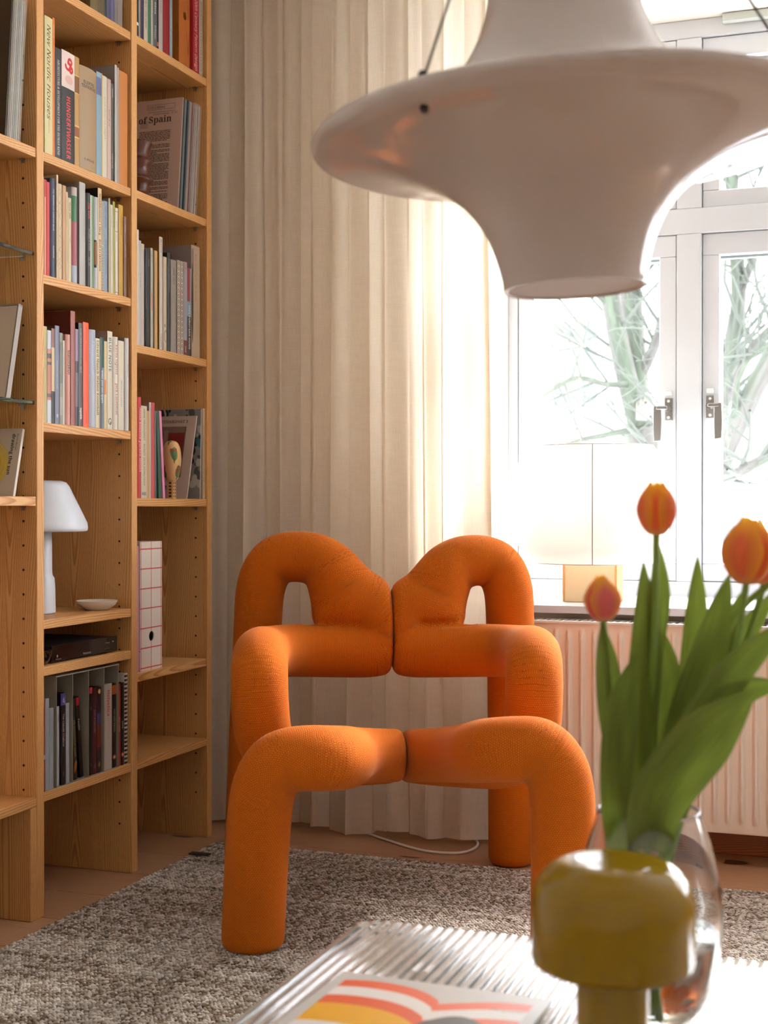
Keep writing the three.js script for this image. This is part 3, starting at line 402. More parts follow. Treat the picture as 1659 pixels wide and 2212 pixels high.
{
  const byShelf = {}; BOOKS.forEach((b, i) => (byShelf[b[0]] ??= []).push([...b, i]));
  for (const [sh, list] of Object.entries(byShelf)) {
    const K = 4200, Hpx = 1024, ws = list.map((b) => Math.max(24, Math.round((b[1] - b[2]) * K))), total = Math.min(2048, ws.reduce((p, q) => p + q + 2, 0)), at = [];
    let acc = 0; ws.forEach((w) => { at.push(acc); acc += w + 2; });
    const tex = canvasTex(total, Hpx, (x) => list.forEach((b, k) => { x.save(); x.translate(at[k], 0); x.beginPath(); x.rect(0, 0, ws[k], Hpx); x.clip(); x.fillStyle = b[5]; x.fillRect(-2, 0, ws[k] + 4, Hpx); drawSpine(x, b[7], ws[k], Hpx, b[8] + 3); x.restore(); }));
    const spineMat = std('#ffffff', sh === 'M7' ? 0.3 : 0.5, { map: tex });
    list.forEach(([, z0, z1, h, inset, col, label, o, i], k) => {
      const R = rng(100 + i), th = z0 - z1, dvd = o.k === 'dvd', clear = o.k === 'clear', d = dvd || clear ? 0.135 : Math.min(o.d ?? 0.145 + R() * 0.03, 0.27), bt = clamp(th * 0.12, 0.0006, 0.0022);
      const t = thing(dvd || clear ? 'disc_case' : sh === 'M1' ? 'magazine' : 'book', label, dvd || clear ? 'disc case' : sh === 'M1' ? 'magazine' : 'book', [XF - inset, TOP[sh], (z0 + z1) / 2], GROUPS[sh]);
      const bulge = o.r ? Math.min(0.005, th * 0.22) : Math.min(0.0012, th * 0.08), cm = coverMat(o.c ?? col, dvd ? 0.25 : 0.55);
      if (clear) {
        add(t, 'case', span(0, -d, 0, h, th / 2, -th / 2, 0.002), CLEARCASE);
        add(t, 'insert', span(-0.004, -d + 0.004, 0.004, h - 0.004, th * 0.16, -th * 0.16, 0), coverMat('#77828b', 0.5)); return;
      }
      const cover = [span(-0.001, -d, 0, h, th / 2, th / 2 - bt, 0), span(-0.001, -d, 0, h, -th / 2 + bt, -th / 2, 0), span(-0.0005, -0.0018, 0, h, th / 2 - bt, -th / 2 + bt, 0)];
      add(t, dvd ? 'case' : 'cover', merge(cover), cm);
      const inT = dvd ? 0.0015 : 0.003;
      if (th > 0.0035) add(t, dvd ? 'case_core' : 'page_block', span(-0.002, -d + inT, dvd ? 0.001 : 0.002, h - inT, th / 2 - bt - 0.0001, -th / 2 + bt + 0.0001, 0), dvd ? coverMat('#3a3c40', 0.4) : PAGE);
      // the printed spine
      const n = o.r ? 8 : 2, pos = [], uv = [], nor = [], idx = [];
      for (let j = 0; j <= n; j++) { const s = j / n, q = 2 * s - 1, xx = bulge * (1 - q * q), u = (at[k] + 0.5 + s * (ws[k] - 1)) / total; const nn = V(th / 2, 0, -2 * bulge * -q * 1).normalize(); for (const y of [0, h]) { pos.push(xx, y, th / 2 - s * th); uv.push(u, y / h); nor.push(nn.x, 0, -q * bulge * 2 / Math.hypot(th / 2, 2 * bulge * q)); } }
      for (let j = 0; j < n; j++) { const a = 2 * j; idx.push(a, a + 2, a + 1, a + 1, a + 2, a + 3); }
      const top = []; // close the spine at head and tail
      for (let j = 0; j < n; j++) for (const e of [0, 1]) { const a = 2 * j + e, b = 2 * j + 2 + e; const base = pos.length / 3; for (const v of [a, b]) { pos.push(pos[3 * v], pos[3 * v + 1], pos[3 * v + 2]); uv.push(uv[2 * v], uv[2 * v + 1]); nor.push(0, e ? 1 : -1, 0); } for (const v of [a, b]) { pos.push(-0.0016, pos[3 * v + 1], pos[3 * v + 2]); uv.push(uv[2 * v], uv[2 * v + 1]); nor.push(0, e ? 1 : -1, 0); } if (e) idx.push(base, base + 1, base + 2, base + 2, base + 1, base + 3); else idx.push(base, base + 2, base + 1, base + 1, base + 2, base + 3); }
      const g = new THREE.BufferGeometry(); g.setAttribute('position', new THREE.Float32BufferAttribute(pos, 3)); g.setAttribute('normal', new THREE.Float32BufferAttribute(nor, 3)); g.setAttribute('uv', new THREE.Float32BufferAttribute(uv, 2)); g.setIndex(idx);
      add(t, 'spine', g, spineMat);
    });
  }
}

// ---------------------------------------------------------------- things on the shelves
// a flat thing (record, magazine) that leans: foot at z0, top pushed back by dz; width runs along x from the shelf front inwards
function leaning(name, label, category, { x = XF - 0.012, y, z, dz, h, w, th, group }) {
  const t = thing(name, label, category, [x, y, z], group); t.rotation.x = -Math.asin(clamp(dz / h, -1, 1)); if (t.rotation.x > 0) t.position.y += 0; return t;
}
function facePlane(w, h, z, mat, t, name = 'front_cover') { const g = new THREE.PlaneGeometry(w, h); g.translate(-w / 2, h / 2, z); return add(t, name, g, mat); }
{
  // records on the near bay: a dark sleeve in front, clear covers behind
  const cols = ['#0d0c0c', '#8c7d6b', '#6b6152', '#9a9284', '#555a55', '#77705f', '#a39a8c', '#6d675c'];
  cols.forEach((c, k) => {
    const t = leaning('record_sleeve', ['black glossy record sleeve fronting the leaning stack of plastic-covered records', 'brown-grey record sleeve in clear plastic directly behind the black one', 'dark taupe record sleeve third in the plastic-covered stack', 'light grey record sleeve in the middle of the plastic-covered stack', 'slate green record sleeve in the plastic-covered stack', 'khaki record sleeve behind the slate green one', 'pale record sleeve near the back of the plastic-covered stack', 'last brownish record sleeve of the stack against the upright'][k], 'record', { y: TOP.L1 + 0.0003, z: -2.4865 - k * 0.0064, dz: 0.026, h: 0.312, w: 0.312, th: 0.005, group: 'records leaning in the bay farthest from the window' });
    add(t, 'sleeve', span(0, -0.3, 0, 0.312, -0.005, -0.0002, 0.001), k ? coverMat(c, 0.4) : phys('#0b0a0a', 0.25, { clearcoat: 0.4 }));
    if (k) add(t, 'plastic_cover', span(0.004, -0.302, 0, 0.315, -0.0056, 0.0002, 0), phys('#ffffff', 0.1, { transmission: 0.9, thickness: 0 }));
  });
  // pale record standing on the lower glass shelf
  const p = leaning('picture_card', 'pale square card in a clear frame leaning on the lower glass shelf', 'picture', { x: XF - 0.02, y: TOP.G2 + 0.0003, z: -2.497, dz: 0.046, h: 0.21, th: 0.006 });
  add(p, 'card', span(0, -0.2, 0, 0.208, -0.006, 0, 0.001), std('#cfc3b1', 0.6)); add(p, 'frame_edge', merge([span(0.004, 0.0005, 0, 0.21, -0.014, 0.001, 0), span(0.004, -0.2, 0.2085, 0.212, -0.014, 0.001, 0)]), std('#8f8377', 0.4));
  add(p, 'backing', span(0.003, -0.2, 0, 0.208, -0.013, -0.0065, 0), std('#6e6055', 0.7));
  // small square book with a yellow sun
  const sunTex = canvasTex(512, 512, (x) => {
    x.fillStyle = '#cbbfae'; x.fillRect(0, 0, 512, 512); const R = rng(4);
    x.fillStyle = '#e0b400'; x.beginPath(); x.arc(250, 270, 120, 0, 7); x.fill();
    for (let k = 0; k < 26; k++) { x.strokeStyle = k % 2 ? '#d9b21c' : '#e3c64d'; x.lineWidth = 3; x.beginPath(); x.ellipse(250 + R() * 8, 270 + R() * 8, 125 + k * 2.2, 122 + k * 2.4, R(), 0, 7); x.stroke(); }
    x.save(); x.translate(455, 40); x.rotate(Math.PI / 2 + 0.02); x.fillStyle = '#2a2724'; x.font = 'bold 40px sans-serif'; x.fillText('drawing the sun', 0, 22); x.font = '20px sans-serif'; x.fillText('Bruno Munari', 0, -18); x.restore();
  });
  const b = leaning('book', 'small white square book with a yellow sun on its cover', 'book', { x: XF - 0.024, y: TOP.L4 + 0.0003, z: -2.532, dz: 0.036, h: 0.152, th: 0.008 });
  add(b, 'cover', span(0, -0.152, 0, 0.152, -0.0085, 0, 0.0008), std('#d8cfc2', 0.55)); const fp = facePlane(0.152, 0.152, 0.0003, std('#ffffff', 0.55, { map: sunTex }), b); fp.name = 'cover_print';
  const c = thing('paper_slip', 'small white folded paper lying before the sun book', 'paper', [XF - 0.06, TOP.L4, -2.44]); add(c, 'sheet', merge([rbox(0.04, 0.003, 0.06, 0, 0.0015, 0, 0), rbox(0.03, 0.004, 0.05, 0.002, 0.005, -0.004, 0)]), M.white);
}
{
  // records in the window-side bay
  const back = canvasTex(768, 768, (x) => {
    const R = rng(8); x.fillStyle = '#c3a697'; x.fillRect(0, 0, 768, 768); x.fillStyle = '#2a1d17';
    x.font = 'bold 62px serif'; x.fillText('Capriccio of Spain', 120, 158);
    x.strokeStyle = '#4b3a30'; x.lineWidth = 2; x.strokeRect(498, 34, 214, 34); x.font = '24px serif'; x.fillText('COLUMBIA', 506, 60); x.font = 'bold 22px serif'; x.fillText('♪  ◉', 656, 60);
    x.fillRect(505, 84, 210, 2); x.font = 'italic 15px serif'; x.fillText('Process of Design   CL 123', 548, 104);
    for (const [cx, cw, y0, y1] of [[40, 210, 235, 730], [270, 150, 235, 700], [445, 240, 205, 720]]) {
      for (let y = y0; y < y1; y += 9.5) { if (hash2(y | 0, cx) < 0.07) continue; let px = cx; const end = cx + (hash2(y | 0, 7 + cx) < 0.12 ? cw * R() : cw); while (px < end) { const l = 5 + R() * 22; x.fillRect(px, y, Math.min(l, end - px), 4.6); px += l + 4; } }
    }
    x.font = '13px serif'; for (let k = 0; k < 4; k++) { x.fillText('side one', 300, 178 + k * 13); x.fillText('Orchestra', 450, 150 + k * 13); }
  });
  const cols = ['#a98f82', '#4d5a5e', '#6f7876', '#3c4a50', '#8d8e8a', '#a3806f', '#8b6a6c', '#9a8d80', '#b0a394', '#a89a90'];
  cols.forEach((c, k) => {
    const t = leaning('record_sleeve', ['record sleeve showing a text-covered pinkish back behind the turned wooden candlestick', 'dark teal record sleeve directly behind the text-covered one', 'grey-green record sleeve third in the window-side stack', 'blue-black record sleeve in the window-side stack', 'light grey record sleeve in the middle of the window-side stack', 'tan record sleeve in the window-side stack', 'dusty rose record sleeve in the window-side stack', 'beige record sleeve in clear plastic in the window-side stack', 'pale record sleeve in clear plastic near the end of the window-side stack', 'last pale record sleeve of the window-side stack'][k], 'record', { x: XF - 0.014 - 0.004 * hash2(k, 3), y: TOP.R2 + 0.0003, z: -3.252 - k * 0.0098, dz: 0.03, h: 0.305, w: 0.305, th: 0.007, group: 'records leaning in the window-side bay' });
    add(t, 'sleeve', span(0, -0.3, 0, 0.305, -0.0065, -0.0002, 0.001), coverMat(c, 0.5));
    if (!k) facePlane(0.3, 0.305, 0.0002, std('#ffffff', 0.6, { map: back }), t, 'cover_print');
    if (k > 5) add(t, 'plastic_cover', span(0.005, -0.301, 0, 0.307, -0.0075, 0.0002, 0), phys('#ffffff', 0.12, { transmission: 0.9, thickness: 0 }));
  });
  // turned wooden candlestick
  const cs = thing('candlestick', 'turned dark wooden candlestick with ringed bulges before the records', 'candlestick', [-1.815, TOP.R2, -3.135]);
  const prof = smoothProfile([[0.001, 0], [0.042, 0], [0.043, 0.012], [0.03, 0.022], [0.031, 0.04], [0.04, 0.052], [0.041, 0.057], [0.032, 0.066], [0.03, 0.082], [0.039, 0.098], [0.04, 0.103], [0.031, 0.112], [0.03, 0.126], [0.038, 0.142], [0.039, 0.148], [0.02, 0.152], [0.001, 0.151]], 110);
  const wg = lathe(prof, 40); add(cs, 'turned_body', wg, phys('#6b3f1d', 0.38, { map: pineB, clearcoat: 0.3 })); const rim = new THREE.TorusGeometry(0.036, 0.003, 8, 32); rim.rotateX(Math.PI / 2); rim.translate(0, 0.149, 0); add(cs, 'rim_ring', rim, std('#4a2a14', 0.4));
  // wooden magazine box on the highest window-side shelf
  const wb = thing('file_box', 'wooden file box with an oval finger hole on the highest window-side shelf', 'box', [XF - 0.022, TOP.R1, -3.29]);
  const face = new THREE.Shape(); face.moveTo(-0.03, 0); face.lineTo(0.03, 0); face.lineTo(0.03, 0.3); face.lineTo(-0.03, 0.3); face.closePath(); const ho = new THREE.Path(); ho.absellipse(0.003, 0.14, 0.0085, 0.0105, 0, Math.PI * 2, false); face.holes.push(ho);
  const fg = new THREE.ExtrudeGeometry(face, { depth: 0.006, bevelEnabled: false }); fg.rotateY(Math.PI / 2); add(wb, 'front', grainUV(fg, 'y', 0.2, 0.1), std('#d9a468', 0.5, { map: pineA }));
  add(wb, 'side', grainUV(span(0, -0.22, 0, 0.3, 0.03, 0.025, 0), 'y', 0.4), std('#d9a468', 0.5, { map: pineA })); add(wb, 'side', grainUV(span(0, -0.22, 0, 0.3, -0.025, -0.03, 0), 'y', 0.1), std('#d9a468', 0.5, { map: pineA })); add(wb, 'base', span(0, -0.22, 0, 0.006, 0.025, -0.025, 0), M.pine); add(wb, 'lining', span(-0.012, -0.2, 0.006, 0.25, 0.024, -0.024, 0), M.darkHole);
}
{
  // leaning thin books beside the figurine
  const sl = (name, label, col, zTop, zBot, th, h, d) => { const t = thing('book', label, 'book', [XF - 0.007, TOP.R4 + 0.0002, zBot], GROUPS.R4); const a = Math.asin(clamp((zTop - zBot) / h, -1, 1)); t.rotation.x = a; add(t, 'cover', span(0, -d, 0, h, 0, -th, 0.0008), coverMat(col, 0.4)); add(t, 'page_block', span(-0.003, -d + 0.002, 0.002, h + 0.0003, -th * 0.2, -th * 0.8, 0), PAGE); return t; };
  sl('b', 'slate grey booklet leaning beside the coral book', '#5d6c78', -3.115, -3.116, 0.008, 0.222, 0.15);
  sl('b', 'dark green booklet leaning between the slate and pink ones', '#2f5a45', -3.1235, -3.136, 0.014, 0.22, 0.17);
  sl('b', 'pink thin book leaning against the green one', '#d98ab0', -3.1375, -3.158, 0.0115, 0.224, 0.2);
  // art magazine with its cover to the room
  const nut = canvasTex(512, 700, (x) => {
    x.fillStyle = '#bfab9b'; x.fillRect(0, 0, 512, 700); x.fillStyle = '#3a2c25'; x.font = 'bold 34px serif'; x.fillText('SVENSK NUTIDSKONST 3', 10, 60);
    x.fillStyle = '#5d4638'; x.fillRect(40, 90, 390, 430); x.fillStyle = '#7b6253'; x.fillRect(60, 92, 360, 50); x.fillStyle = '#6e1d17'; x.fillRect(60, 145, 160, 230); x.fillStyle = '#7c201a'; x.fillRect(280, 145, 140, 230); x.fillStyle = '#8f7767'; x.fillRect(228, 120, 44, 300); x.fillStyle = '#4d3a2e'; x.fillRect(60, 380, 360, 135);
    x.fillStyle = '#1f1916'; x.font = 'bold 58px serif'; x.fillText('Hjorten', 130, 620);
  });
  const m1 = leaning('magazine', 'art magazine with a dark red picture on its cover behind the painted figurine', 'magazine', { x: XF - 0.014, y: TOP.R4 + 0.0003, z: -3.298, dz: 0.058, h: 0.232 });
  add(m1, 'cover', span(0, -0.17, 0, 0.232, -0.004, 0, 0.0006), std('#cdbfae', 0.55)); facePlane(0.17, 0.232, 0.0003, std('#ffffff', 0.55, { map: nut }), m1, 'cover_print');
  const bw = canvasTex(256, 256, (x) => { const R = rng(31); x.fillStyle = '#8d8a83'; x.fillRect(0, 0, 256, 256); for (let k = 0; k < 120; k++) { x.fillStyle = ['#2b2a2c', '#bdb7ab', '#55565a', '#3f7580'][k % 4 === 3 && k > 90 ? 3 : k % 3]; x.beginPath(); x.ellipse(R() * 256, R() * 256, 4 + R() * 16, 3 + R() * 10, R() * 3, 0, 7); x.fill(); } });
  const m2 = leaning('magazine', 'magazine with a black and white photo cover behind the art magazine', 'magazine', { x: XF - 0.01, y: TOP.R4 + 0.0003, z: -3.365, dz: 0.008, h: 0.244 });
  add(m2, 'cover', span(0, -0.18, 0, 0.244, -0.005, 0, 0.0006), std('#b9b2a6', 0.55)); facePlane(0.18, 0.244, 0.0003, std('#ffffff', 0.5, { map: bw }), m2, 'cover_print');
  const m3 = thing('book', 'tall cream book with a lettered spine at the window end beside the art magazine', 'book', [XF - 0.008, TOP.R4, -3.384], GROUPS.R4);
  const mt = canvasTex(64, 1024, (x) => { x.fillStyle = '#c0ad92'; x.fillRect(0, 0, 64, 1024); x.save(); x.translate(32, 190); x.rotate(Math.PI / 2); x.fillStyle = '#7d6a54'; x.font = 'bold 36px serif'; x.textBaseline = 'middle'; x.fillText('MELLOM MORGENSLANS STRÅLER', 0, 0, 780); x.restore(); });
  add(m3, 'cover', span(0, -0.18, 0, 0.247, 0.006, -0.0058, 0.0008), coverMat('#b7a58c')); const sp = new THREE.PlaneGeometry(0.0116, 0.245); sp.rotateY(Math.PI / 2); sp.translate(0.0004, 0.1235, 0); add(m3, 'spine', sp, std('#ffffff', 0.5, { map: mt }));
  // painted wooden figurine: an egg-shaped crown on a split square trunk
  const fig = thing('tree_figurine', 'painted wooden egg-shaped tree figurine with green leaves and red berries', 'figurine', [-1.777, TOP.R4, -3.247]);
  const crown = canvasTex(1024, 512, (x) => {
    const R = rng(12); x.fillStyle = '#d8ae74'; x.fillRect(0, 0, 1024, 512);
    for (let k = 0; k < 30; k++) {
      const cx = (k * 113 + R() * 24) % 1024, cy = 80 + (k % 3) * 140 + R() * 40; x.strokeStyle = '#2c4a22'; x.lineWidth = 4;
      for (let q = 0; q < 4; q++) { const a = -2.4 + q * 0.55 + R() * 0.2, l = 34 + R() * 22; x.fillStyle = ['#4f7d38', '#416f30', '#5d8a40'][q % 3]; x.beginPath(); x.ellipse(cx + Math.cos(a) * l, cy + Math.sin(a) * l, 34, 26, a, 0, 7); x.fill(); x.beginPath(); x.moveTo(cx, cy + 36); x.lineTo(cx + Math.cos(a) * l * 1.3, cy + Math.sin(a) * l * 1.3); x.stroke(); }
      for (let q = 0; q < 3; q++) { x.fillStyle = '#b3261c'; x.beginPath(); x.ellipse(cx - 50 + q * 46 + R() * 14, cy - 44 - R() * 22, 15, 14, 0, 0, 7); x.fill(); }
    }
  });
  add(fig, 'crown', lathe(smoothProfile([[0.0005, 0.046], [0.012, 0.0475], [0.02, 0.063], [0.0245, 0.09], [0.025, 0.112], [0.022, 0.134], [0.014, 0.149], [0.0005, 0.1535]], 40), 40), std('#ffffff', 0.45, { map: crown }));
  const dots = canvasTex(64, 256, (x) => { x.fillStyle = '#d2a86c'; x.fillRect(0, 0, 64, 256); x.fillStyle = '#1b1612'; for (let k = 0; k < 5; k++) { x.beginPath(); x.arc(32, 36 + k * 46, 15, 0, 7); x.fill(); } });
  for (const s of [-1, 1]) { const g = rbox(0.0165, 0.048, 0.0085, 0, 0.024, s * 0.0046, 0); add(fig, 'trunk_post', g, std('#ffffff', 0.5, { map: dots })); }
  // white file box with a red grid
  const grid = canvasTex(256, 768, (x) => { x.fillStyle = '#ded2c6'; x.fillRect(0, 0, 256, 768); x.fillStyle = '#c92f3a'; for (const u of [10, 128, 244]) x.fillRect(u - 2, 0, 5, 768); for (let k = 0; k < 7; k++) x.fillRect(0, 40 + k * 118, 256, 6); });
  const fb = thing('file_box', 'white file box with a red grid pattern and a dark finger hole', 'box', [XF - 0.019, TOP.R5, -3.112]);
  const s = new THREE.Shape(); s.moveTo(-0.055, 0); s.lineTo(0.055, 0); s.lineTo(0.055, 0.325); s.lineTo(-0.055, 0.325); s.closePath(); const hp = new THREE.Path(); hp.absellipse(0.002, 0.085, 0.013, 0.0128, 0, Math.PI * 2, false); s.holes.push(hp);
  const g = new THREE.ExtrudeGeometry(s, { depth: 0.003, bevelEnabled: false }); const uv = g.attributes.uv; for (let k = 0; k < uv.count; k++) uv.setXY(k, (uv.getX(k) + 0.055) / 0.11, uv.getY(k) / 0.325); g.rotateY(Math.PI / 2); add(fb, 'front', g, std('#ffffff', 0.6, { map: grid }));
  const boxw = std('#d9cdc2', 0.6); add(fb, 'side', span(0, -0.25, 0, 0.325, 0.055, 0.052, 0), boxw); add(fb, 'side', span(0, -0.25, 0, 0.325, -0.052, -0.055, 0), boxw); add(fb, 'back', span(-0.25, -0.247, 0, 0.325, 0.052, -0.052, 0), boxw); add(fb, 'lid', span(0, -0.25, 0.322, 0.325, 0.052, -0.052, 0), boxw); add(fb, 'lining', span(-0.02, -0.24, 0.003, 0.3, 0.05, -0.05, 0), std('#151414', 0.8));
  const pk = thing('folder', 'thin pink folder between the upright and the red-grid file box', 'folder', [XF - 0.017, TOP.R5, -3.047]); add(pk, 'cover', merge([span(0, -0.22, 0, 0.315, 0.004, 0.0028, 0), span(0, -0.22, 0, 0.315, -0.0028, -0.004, 0), span(0, -0.001, 0, 0.315, 0.0028, -0.0028, 0)]), coverMat('#d08aa2')); add(pk, 'sheets', span(-0.002, -0.21, 0.001, 0.31, 0.0026, -0.0026, 0), PAGE);
}
{
  // white shelf lamp
  const t = thing('shelf_lamp', 'white mushroom-shaped table lamp with a conical shade in the bookcase', 'lamp', [-1.869, TOP.M5, -2.768]);
  const w = phys('#d3d9e2', 0.35);
  add(t, 'stem', lathe([[0.0005, 0], [0.0395, 0], [0.0425, 0.004], [0.0415, 0.06], [0.04, 0.082], [0.0355, 0.09], [0.0345, 0.098], [0.034, 0.2], [0.0005, 0.2]], 48), w);
  add(t, 'shade', lathe([[0.112, 0.192], [0.1155, 0.194], [0.1165, 0.2], [0.115, 0.212], [0.074, 0.297], [0.067, 0.306], [0.055, 0.31], [0.0005, 0.311], [0.0005, 0.307], [0.054, 0.306], [0.064, 0.302], [0.07, 0.295], [0.111, 0.211], [0.112, 0.192]], 64), w);
  const d = thing('dish', 'small shallow off-white dish beside the white shelf lamp', 'dish', [-1.8, TOP.M5, -2.916]);
  add(d, 'bowl', lathe([[0.0005, 0.0], [0.028, 0.0], [0.03, 0.003], [0.044, 0.012], [0.05, 0.0225], [0.0485, 0.0232], [0.042, 0.0145], [0.028, 0.0065], [0.0005, 0.006]], 48), phys('#e3d9c8', 0.3, { clearcoat: 0.5 })); const pb = new THREE.SphereGeometry(0.012, 16, 8); pb.scale(1, 0.35, 0.7); pb.translate(-0.008, 0.0105, 0); add(d, 'emblem', pb, std('#6b5138', 0.6));
  // disc player
  const pl = thing('disc_player', 'black disc player with a flat front on a middle shelf', 'player', [XF - 0.02, TOP.M6, -2.812]);
  const plastic = phys('#0d0d0f', 0.22, { clearcoat: 0.4 });
  add(pl, 'housing', span(-0.004, -0.2, 0.004, 0.038, 0.139, -0.139, 0.002), std('#131315', 0.5));
  const front = canvasTex(1024, 128, (x) => { x.fillStyle = '#0c0c0e'; x.fillRect(0, 0, 1024, 128); x.fillStyle = '#202126'; x.beginPath(); x.moveTo(330, 0); x.lineTo(690, 0); x.quadraticCurveTo(760, 64, 700, 128); x.lineTo(330, 128); x.fill(); x.strokeStyle = '#050506'; x.lineWidth = 4; x.strokeRect(330, 22, 310, 52); x.fillStyle = '#1a1a1e'; x.fillRect(332, 24, 306, 48); x.fillStyle = '#a9abb0'; x.font = 'bold 26px sans-serif'; x.fillText('Panasonic', 470, 112); x.font = 'bold 30px sans-serif'; x.fillText('B⤾', 70, 96); x.font = '15px sans-serif'; x.fillText('Blu-ray Disc', 58, 116); x.font = '13px sans-serif'; x.fillText('OPEN/CLOSE', 820, 50); x.fillText('DMP-BDT110', 810, 104); x.fillText('USB', 940, 46); x.fillStyle = '#020203'; x.fillRect(930, 54, 44, 22); });
  const ff = new THREE.PlaneGeometry(0.28, 0.034); ff.rotateY(Math.PI / 2); ff.translate(0.0006, 0.021, 0); add(pl, 'front_panel', merge([span(0, -0.005, 0.003, 0.039, 0.141, -0.141, 0.001)]), plastic); add(pl, 'front_print', ff, phys('#ffffff', 0.2, { map: front, clearcoat: 0.4 }));
  for (const [x, z] of [[-0.02, 0.11], [-0.02, -0.11], [-0.18, 0.11], [-0.18, -0.11]]) { const g = cyl(0.008, 0.008, 0.005, 12); g.translate(x, 0.0025, z); add(pl, 'foot', g, M.black); }
  const bo = thing('glass_bowl', 'small black glass bowl tucked in beside the disc player', 'bowl', [-1.772, TOP.M6, -2.64]); add(bo, 'bowl', lathe([[0.0005, 0], [0.009, 0], [0.017, 0.009], [0.0225, 0.022], [0.0235, 0.034], [0.0225, 0.0342], [0.021, 0.022], [0.015, 0.0105], [0.0005, 0.004]], 40), phys('#0b0b0c', 0.08, { clearcoat: 1 }));
  // grey rack for disc cases
  const rk = thing('disc_rack', 'grey metal rack with upright dividers holding disc cases', 'rack', [XF - 0.005, TOP.M7, -2.8]);
  const gm = std('#8d8577', 0.45); for (const z of [-2.6685, -2.7345, -2.8014, -2.8685, -2.9343]) add(rk, 'divider', span(0, -0.2, 0.0, 0.2485, z + 2.8 + 0.0008, z + 2.8 - 0.0008, 0), gm);
  add(rk, 'base_plate', span(0, -0.2, 0.0, 0.0012, 0.132, -0.135, 0), gm); add(rk, 'top_plate', span(0, -0.2, 0.2475, 0.2497, 0.1325, -0.1355, 0), gm); add(rk, 'back_plate', span(-0.2, -0.2012, 0, 0.249, 0.1325, -0.1355, 0), gm);
  for (const [lab, col, z, th, word, tc, tilt] of [['dark disc case with yellow-green lettering leaning in the grey rack', '#22211a', -2.7395, 0.0135, 'UN DANGEROUS GAME', '#a39a3a', 0.045], ['black disc case with a red top leaning against the yellow-green lettered one', '#151314', -2.7545, 0.0135, 'Pouziet', '#cfcac6', 0.11]]) {
    const t2 = thing('disc_case', lab, 'disc case', [XF - 0.011, TOP.M7 + 0.0014 + th * tilt * 1.0, z - 0.19 * Math.sin(tilt)], GROUPS.M7); t2.rotation.x = tilt;
    add(t2, 'case', span(0, -0.135, 0, 0.19, 0, -th, 0.001), coverMat('#1c1d20', 0.25)); const tx = canvasTex(64, 900, (x) => { x.fillStyle = col; x.fillRect(0, 0, 64, 900); if (tilt > 0.1) { x.fillStyle = '#a3252c'; x.fillRect(0, 0, 64, 90); } else { x.fillStyle = '#a3622a'; x.beginPath(); x.ellipse(34, 760, 26, 70, 0.3, 0, 7); x.fill(); } x.save(); x.translate(32, 240); x.rotate(Math.PI / 2); x.fillStyle = tc; x.font = 'bold 38px sans-serif'; x.textBaseline = 'middle'; x.fillText(word, 0, 0); x.restore(); });
    const sg = new THREE.PlaneGeometry(th - 0.001, 0.186); sg.rotateY(Math.PI / 2); sg.translate(0.0005, 0.095, -th / 2); add(t2, 'spine', sg, std('#ffffff', 0.3, { map: tx }));
  }
}
